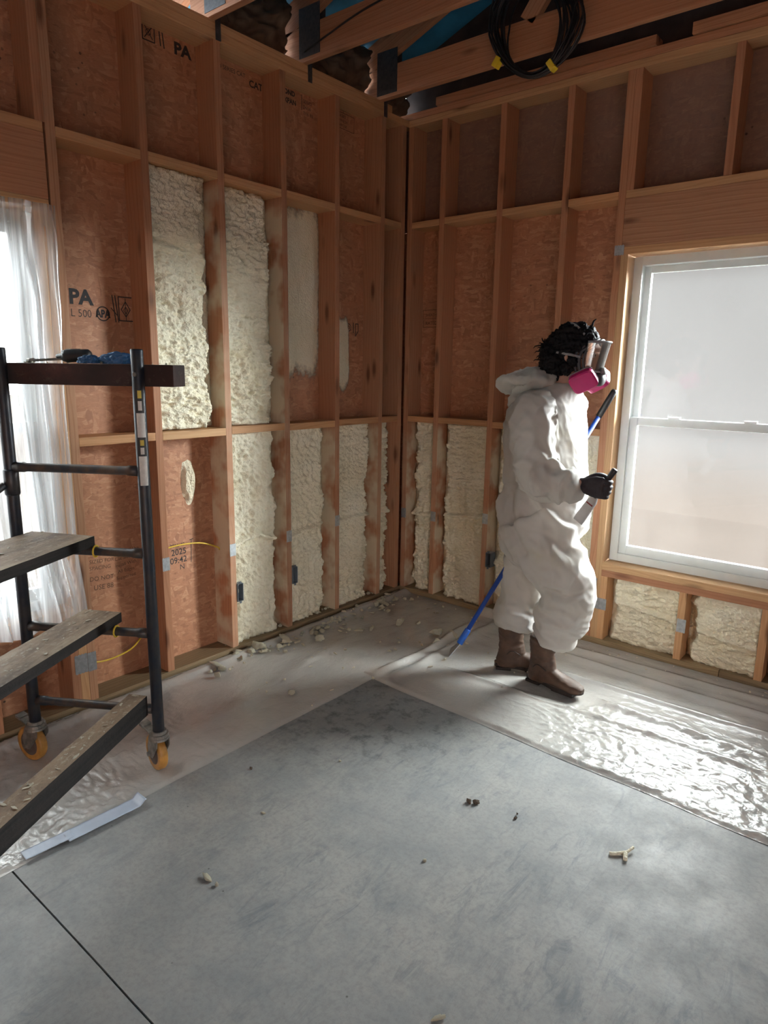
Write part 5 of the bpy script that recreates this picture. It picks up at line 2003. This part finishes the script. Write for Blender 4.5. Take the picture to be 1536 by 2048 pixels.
pl1 = plank('step_plank', 'wide weathered plank on the scaffold rung below the sticker labels, highest of three', .036, .300, .9395, .038, -.022, 1.75, -.10)
pl2 = plank('step_plank', 'middle weathered plank resting on a scaffold rung, crusted with foam flakes', .205, .358, .6305, .038, -.060, 1.95, -.06)
pl3 = plank('step_plank', 'lowest narrow square timber ending beside the scaffold post above its caster', .410, .482, .335, .078, .024, 2.15, -.055)
for pz, aa, bb in ((pl1, .25, 0.0), (pl2, .33, 0.0)):
    z = (RZ[2] if pz is pl1 else RZ[1]) + .008
    ring = tube_obj('hook_ring', [SC0 + SA * ((.300 if pz is pl1 else .358) + .006) + SB * (.0205 * math.cos(t)) + Vector((0, 0, z - SC0.z + .0205 * math.sin(t))) for t in np.linspace(0, 2 * PI, 25)], .0035, MT['yellow'], None, 8)
    ring.parent = pz
    ring.matrix_parent_inverse = pz.matrix_world.inverted()


# ------------------------------------------------------------------ tools lying on the top board
def on_board(a, b, z):
    return Vector((SC0.x, SC0.y, 0)) + SA * a + SB * b + Vector((0, 0, z))


TBZ = 1.5572
nd = empty('nut_driver', on_board(.14, -.075, TBZ + .012))
tag(nd, 'nut driver with a steel shaft and black fluted handle on the scaffold top board', 'nut driver')
ax = (SA + Vector((0, 0, .055))).normalized()
tube_obj('shaft', [-ax * .085, -ax * .06, -ax * .059, ax * .05], [.0085, .0085, .0045, .0045], MT['dirty_zinc'], nd, 14)
bm = bmesh.new()
rows = []
for s, r_ in ((.028, .006), (.032, .009), (.052, .010), (.056, .020), (.070, .0235), (.085, .0215), (.125, .0205), (.150, .0195), (.158, .013)):
    rows.append((ax * s + Vector((0, 0, .010)), ax, (0, 0, 1), r_, r_))
loft(bm, rows, 24)
hd = link_bm('handle', bm, MT['black'], nd, True)
bm = bmesh.new()
for k in range(8):
    a = 2 * PI * k / 8
    p = Vector((0, math.cos(a), math.sin(a)))
    bm_tube(bm, [ax * .066 + Vector((0, 0, .010)) + p * .0215, ax * .12 + Vector((0, 0, .010)) + p * .0195], .003, 6)
link_bm('fluting', bm, MT['black'], hd, True)


def crumpled(name, c, sx, sy, sz, ang, seed, mat, label, cat):
    bm = bmesh.new()
    bmesh.ops.create_icosphere(bm, subdivisions=5, radius=1.0)
    co = np.array([v.co for v in bm.verts])
    r = 1 + .20 * fbm(co[:, 0] * 1.6, co[:, 1] * 1.6, co[:, 2] * 1.6 + seed, 2) + .16 * (1 - 2.2 * np.abs(pn(co[:, 0] * 3.2 + seed, co[:, 1] * 3.2, co[:, 2] * 2.2)))
    co = co * r[:, None] * np.array([sx, sy, sz])
    co[:, 2] = np.maximum(co[:, 2], -.55 * sz)
    ca, sa = math.cos(ang), math.sin(ang)
    for v, q in zip(bm.verts, co):
        v.co = (q[0] * ca - q[1] * sa, q[0] * sa + q[1] * ca, q[2])
    o = link_bm(name, bm, mat, None, True)
    o.location = c
    return tag(o, label, cat)


MT['blue_nitrile'] = mat_plain('blue_nitrile', (0.035, 0.13, 0.30), 0.45, var=0.3, scale=20)
crumpled('rubber_glove', on_board(.400, -.072, TBZ + .0135), .062, .033, .025, SANG, 2.0, MT['blue_nitrile'], 'crumpled blue rubber glove balled up on the scaffold top board', 'glove')
crumpled('rubber_glove', on_board(.300, -.060, TBZ + .010), .036, .030, .018, SANG + .3, 5.0, MT['blue_nitrile'], 'small blue glove scrap tucked behind the nut driver handle', 'glove')
o = crumpled('rubber_glove', on_board(.355, -.108, TBZ + .0022), .085, .012, .0035, SANG, 9.0, MT['blue_nitrile'], 'flat pale blue glove cuff along the edge of the top board', 'glove')


# ------------------------------------------------------------------ coil of cable in the roof
def coil():
    c = Vector((1.022, -.365, 3.20))
    root = empty('cable_coil', c)
    tag(root, 'coil of black cable with yellow tape hung from the roof truss', 'cable coil')
    pts = []
    turns, per = 18, 44
    rs_ = random.Random(4)
    e = 0
    par = [(rs_.uniform(.165, .262), rs_.uniform(.205, .250), rs_.uniform(-.05, .055), rs_.uniform(-.016, .016), rs_.uniform(-.03, .03)) for _ in range(turns + 2)]
    for i in range(turns * per + 1):
        t = i / per
        k, f = int(t), t - int(t)
        f2 = f * f * (3 - 2 * f)
        p = [a * (1 - f2) + b * f2 for a, b in zip(par[k], par[k + 1])]
        an = 2 * PI * t + PI / 2
        low = max(0, -math.sin(an))
        rx = p[0] * (1 - .10 * low)
        x = rx * math.cos(an) + p[2] * (1 - low)
        z = p[1] * math.sin(an) + p[4] * (1 - low * .75)
        y = p[3] * (1.6 - low) + .012 * math.sin(an * 2 + k)
        # hangs a little askew
        pts.append(Vector((x * .97 - z * .10, y, z + x * -.14)))
    bm = bmesh.new()
    bm_tube(bm, pts, .0052, 6)
    link_bm('cable', bm, MT['black'], root, True)
    end = [Vector((.235, -.01, .03)), Vector((.262, -.015, .10)), Vector((.268, -.01, .17)), Vector((.27, 0, .24))]
    tube_obj('cable_end', spline([Vector((.12, -.01, -.20)), Vector((.20, -.012, -.09))] + end, 6), .0042, MT['black'], root, 6)
    for p, r in (((-.182, .0, -.122), .9), ((.122, .0, -.208), -.85)):
        bm = bmesh.new()
        bm_box(bm, (0, 0, 0), (.030, .042, .050), Matrix.Rotation(r * .7, 3, 'Y'), .006)
        o = link_bm('tape_band', bm, MT['yellow_tape'], root)
        o.location = p
    # nail it hangs from
    tube_obj('nail', [Vector((.0, .12, .225)), Vector((0, -.03, .232))], .004, MT['dirty_zinc'], root, 8)


coil()


# ------------------------------------------------------------------ foam crumbs and dirt
def chip_mesh(seed, kind):
    bm = bmesh.new()
    bmesh.ops.create_icosphere(bm, subdivisions=3, radius=1.0)
    co = np.array([v.co for v in bm.verts])
    r = 1 + .45 * fbm(co[:, 0] * 1.3 + seed, co[:, 1] * 1.3, co[:, 2] * 1.3, 2) + .18 * pn(co[:, 0] * 4, co[:, 1] * 4 + seed, co[:, 2] * 4)
    co = co * np.clip(r, .35, 1.7)[:, None]
    # broken faces
    rg = np.random.RandomState(int(seed * 10) + 3)
    for _ in range(3):
        nrm = rg.normal(size=3)
        nrm /= np.linalg.norm(nrm)
        dd = co @ nrm
        lim = rg.uniform(.35, .7)
        over = np.maximum(dd - lim, 0)
        co = co - over[:, None] * nrm[None] * .9
    co = co * np.array([1, .75, .6] if kind == 0 else [1.35, .55, .38])
    co[:, 2] -= co[:, 2].min()
    for v, q in zip(bm.verts, co):
        v.co = q
    me = bpy.data.meshes.new('foam_chip')
    bm.normal_update()
    bm.to_mesh(me)
    bm.free()
    me.polygons.foreach_set('use_smooth', [True] * len(me.polygons))
    me.materials.append(MT['foam'])
    return me


chips = [chip_mesh(.7 + i * 1.37, i % 2) for i in range(8)]
rc = random.Random(12)


def put(me, x, y, z, s, name='foam_chip', mat=None):
    o = bpy.data.objects.new(name, me)
    C.objects.link(o)
    o.location = (x, y, z)
    o.scale = (s, s, s)
    o.rotation_euler = (rc.uniform(-.2, .2), rc.uniform(-.2, .2), rc.uniform(0, 6.3))
    return o


big = [(.70, -.55, .040, 'fist sized foam chunk, upright beside the scraper blade'),
       (.78, -.47, .034, 'long foam chunk lying against the fold behind the scraper blade'),
       (.775, -.645, .026, 'jagged foam chunk on the grey fold nearest the scraper blade'),
       (.86, -.62, .020, 'small pale foam chunk touching the blade of the blue scraper'),
       (.447, -.563, .036, 'long flat foam chunk alone in the middle of the sheet near the corner'),
       (.52, -.475, .026, 'thin foam sliver beside the long flat chunk'),
       (.605, -1.608, .024, 'lone round foam chunk at the sheet edge below the bare bay'),
       (.085, -1.66, .034, 'foam lump at the foot of the bare bay\'s stud'),
       (.075, -1.36, .046, 'largest broken foam heap piece by the bottom plate'),
       (.10, -1.19, .042, 'broken foam lump against the plate below the second outlet box'),
       (.25, -1.06, .030, 'flat white foam chunk out from the plate, third bay'),
       (.32, -.80, .024, 'curled foam chip halfway out on the dusty sheet'),
       (.37, -.74, .022, 'square foam chip beside the curled one'),
       (.12, -.20, .026, 'foam chunk in the room corner near the plate joint'),
       (.17, -.16, .018, 'small corner foam chip next to the larger corner chunk')]
for i, (x, y, s, lb) in enumerate(big):
    tag(put(chips[i % 8], x, y, .013, s), lb, 'foam chunk', 'loose foam chunks on the sheet')
conc = [(1.286, -2.601, .016, 'round foam lump lying alone on bare concrete beyond the scaffold caster'),
        (1.335, -2.60, .008, 'tiny foam bit just in front of the lone round lump'),
        (2.104, -2.522, .014, 'foam chip on the concrete at the bottom edge of the view'),
        (1.756, -2.098, .008, 'small white foam bit in the centre of the slab'),
        (1.178, -2.279, .008, 'small foam bit on the slab between caster and soiled patch'),
        (1.16, -1.86, .007, 'foam bit on the slab beside the left sheet\'s edge')]
for i, (x, y, s, lb) in enumerate(conc):
    tag(put(chips[(i + 3) % 8], x, y, 0.0, s), lb, 'foam chip', 'foam bits on bare concrete')
# Y shaped scrap of plastic and lumps of dried mud
bm = bmesh.new()
bm_tube(bm, spline([(0, 0, .004), (.012, .022, .010), (.020, .050, .012)], 5), .0045, 8)
bm_tube(bm, spline([(.010, .016, .008), (-.018, -.012, .006), (-.034, -.020, .004)], 5), .006, 8)
bm_tube(bm, spline([(.008, .012, .008), (.018, -.018, .006)], 5), .007, 8)
o = link_bm('foam_scrap', bm, MT['foam'], None, True)
o.location = (2.234, -1.658, .001)
tag(o, 'forked white scrap of foam on the slab below the crinkled sheet', 'foam scrap')
mud = bpy.data.meshes.new('mud_crumb')
mud = chips[2].copy()
mud.materials.clear()
mud.materials.append(mat_plain('dried_mud', (0.10, 0.075, 0.055), 0.9, var=.4, scale=60))
for x, y, s, lb in ((1.700, -1.748, .013, 'brown mud crumb on the slab, left one of the pair past the soiled patch'), (1.724, -1.738, .014, 'brown mud crumb touching its smaller twin on the open slab'), (1.875, -1.719, .008, 'dark mud speck on the open slab below the crinkled sheet\'s edge'), (1.868, -1.690, .005, 'tiny dark speck just behind the other speck on the slab'), (.93, -2.13, .008, 'dark crumb on the sheet between the scaffold casters')):
    tag(put(mud, x, y, .0, s, 'mud_crumb'), lb, 'mud crumb', 'dried mud crumbs')

# crumbs too alike to tell apart
LBL = {'plate': 'small cream foam crumb strewn along the foamed wall\'s bottom plate',
       'open': 'small cream foam crumb scattered on the dusty sheet in the corner',
       'edge': 'small cream foam crumb at the foot of the wall below the window',
       'step': 'small foam flake stuck on one of the scaffold planks'}
GRP = {'plate': 'foam crumbs along the bottom plate', 'open': 'foam crumbs on the open sheet', 'edge': 'foam crumbs below the window', 'step': 'foam flakes on the planks'}


def crumb(kind, x, y, z, s):
    tag(put(chips[rc.randrange(8)], x, y, z, s), LBL[kind], 'foam crumb', GRP[kind])


for i in range(150):
    y = rc.choice([rc.gauss(-1.25, .16), rc.gauss(-.85, .14), rc.gauss(-.35, .12), rc.uniform(-1.75, -.12)])
    crumb('plate', .03 + abs(rc.gauss(0, .095)), min(-.06, y), .010, rc.uniform(.008, .023) * (.6 + rc.random() * .6))
for i in range(26):
    crumb('plate', -.02 - rc.random() * .05, rc.choice([rc.gauss(-.27, .05), rc.gauss(-.69, .05), rc.gauss(-1.08, .06), rc.gauss(-1.45, .05)]), TH + .001, rc.uniform(.007, .016))
for i in range(70):
    crumb('open', rc.uniform(.1, .95), rc.uniform(-1.25, -.08) if i % 5 else rc.uniform(-1.7, -1.2), .011, rc.uniform(.004, .012))
for i in range(18):
    crumb('edge', rc.uniform(1.5, 2.4), -.02 - abs(rc.gauss(0, .12)), .012, rc.uniform(.003, .008))
for i in range(12):
    crumb('edge', rc.uniform(1.0, 1.5), rc.uniform(-1.1, -.1), .014, rc.uniform(.003, .007))
flakes = []
for q in (1, 3, 5, 7):
    f_ = chips[q].copy()
    f_.materials.clear()
    f_.materials.append(MT['flake'])
    flakes.append(f_)
for pl, n_, sz in ((pl1, 18, .0055), (pl2, 22, .0055), (pl3, 36, .0060)):
    M_ = pl.matrix_world
    dim = pl.dimensions
    for i in range(n_):
        zl = -dim.z / 2 + dim.z * .46 * rc.random() ** 1.3
        p = M_ @ Vector((rc.uniform(-.40, .40) * dim.x, dim.y / 2 - .0004, zl))
        o = put(flakes[rc.randrange(4)], p.x, p.y, p.z, sz * rc.uniform(.5, 1.7), 'foam_flake')
        o.scale.z *= .5
        tag(o, LBL['step'], 'foam flake', GRP['step'])
for i in range(14):
    p = on_board(.02 + .60 * rc.random(), -.05 - .05 * rc.random(), TBZ - .0005)
    tag(put(chips[rc.randrange(8)], p.x, p.y, p.z, rc.uniform(.003, .008), 'foam_flake'), 'small foam flake on the scaffold top board among the tools', 'foam flake', 'foam flakes on the top board')
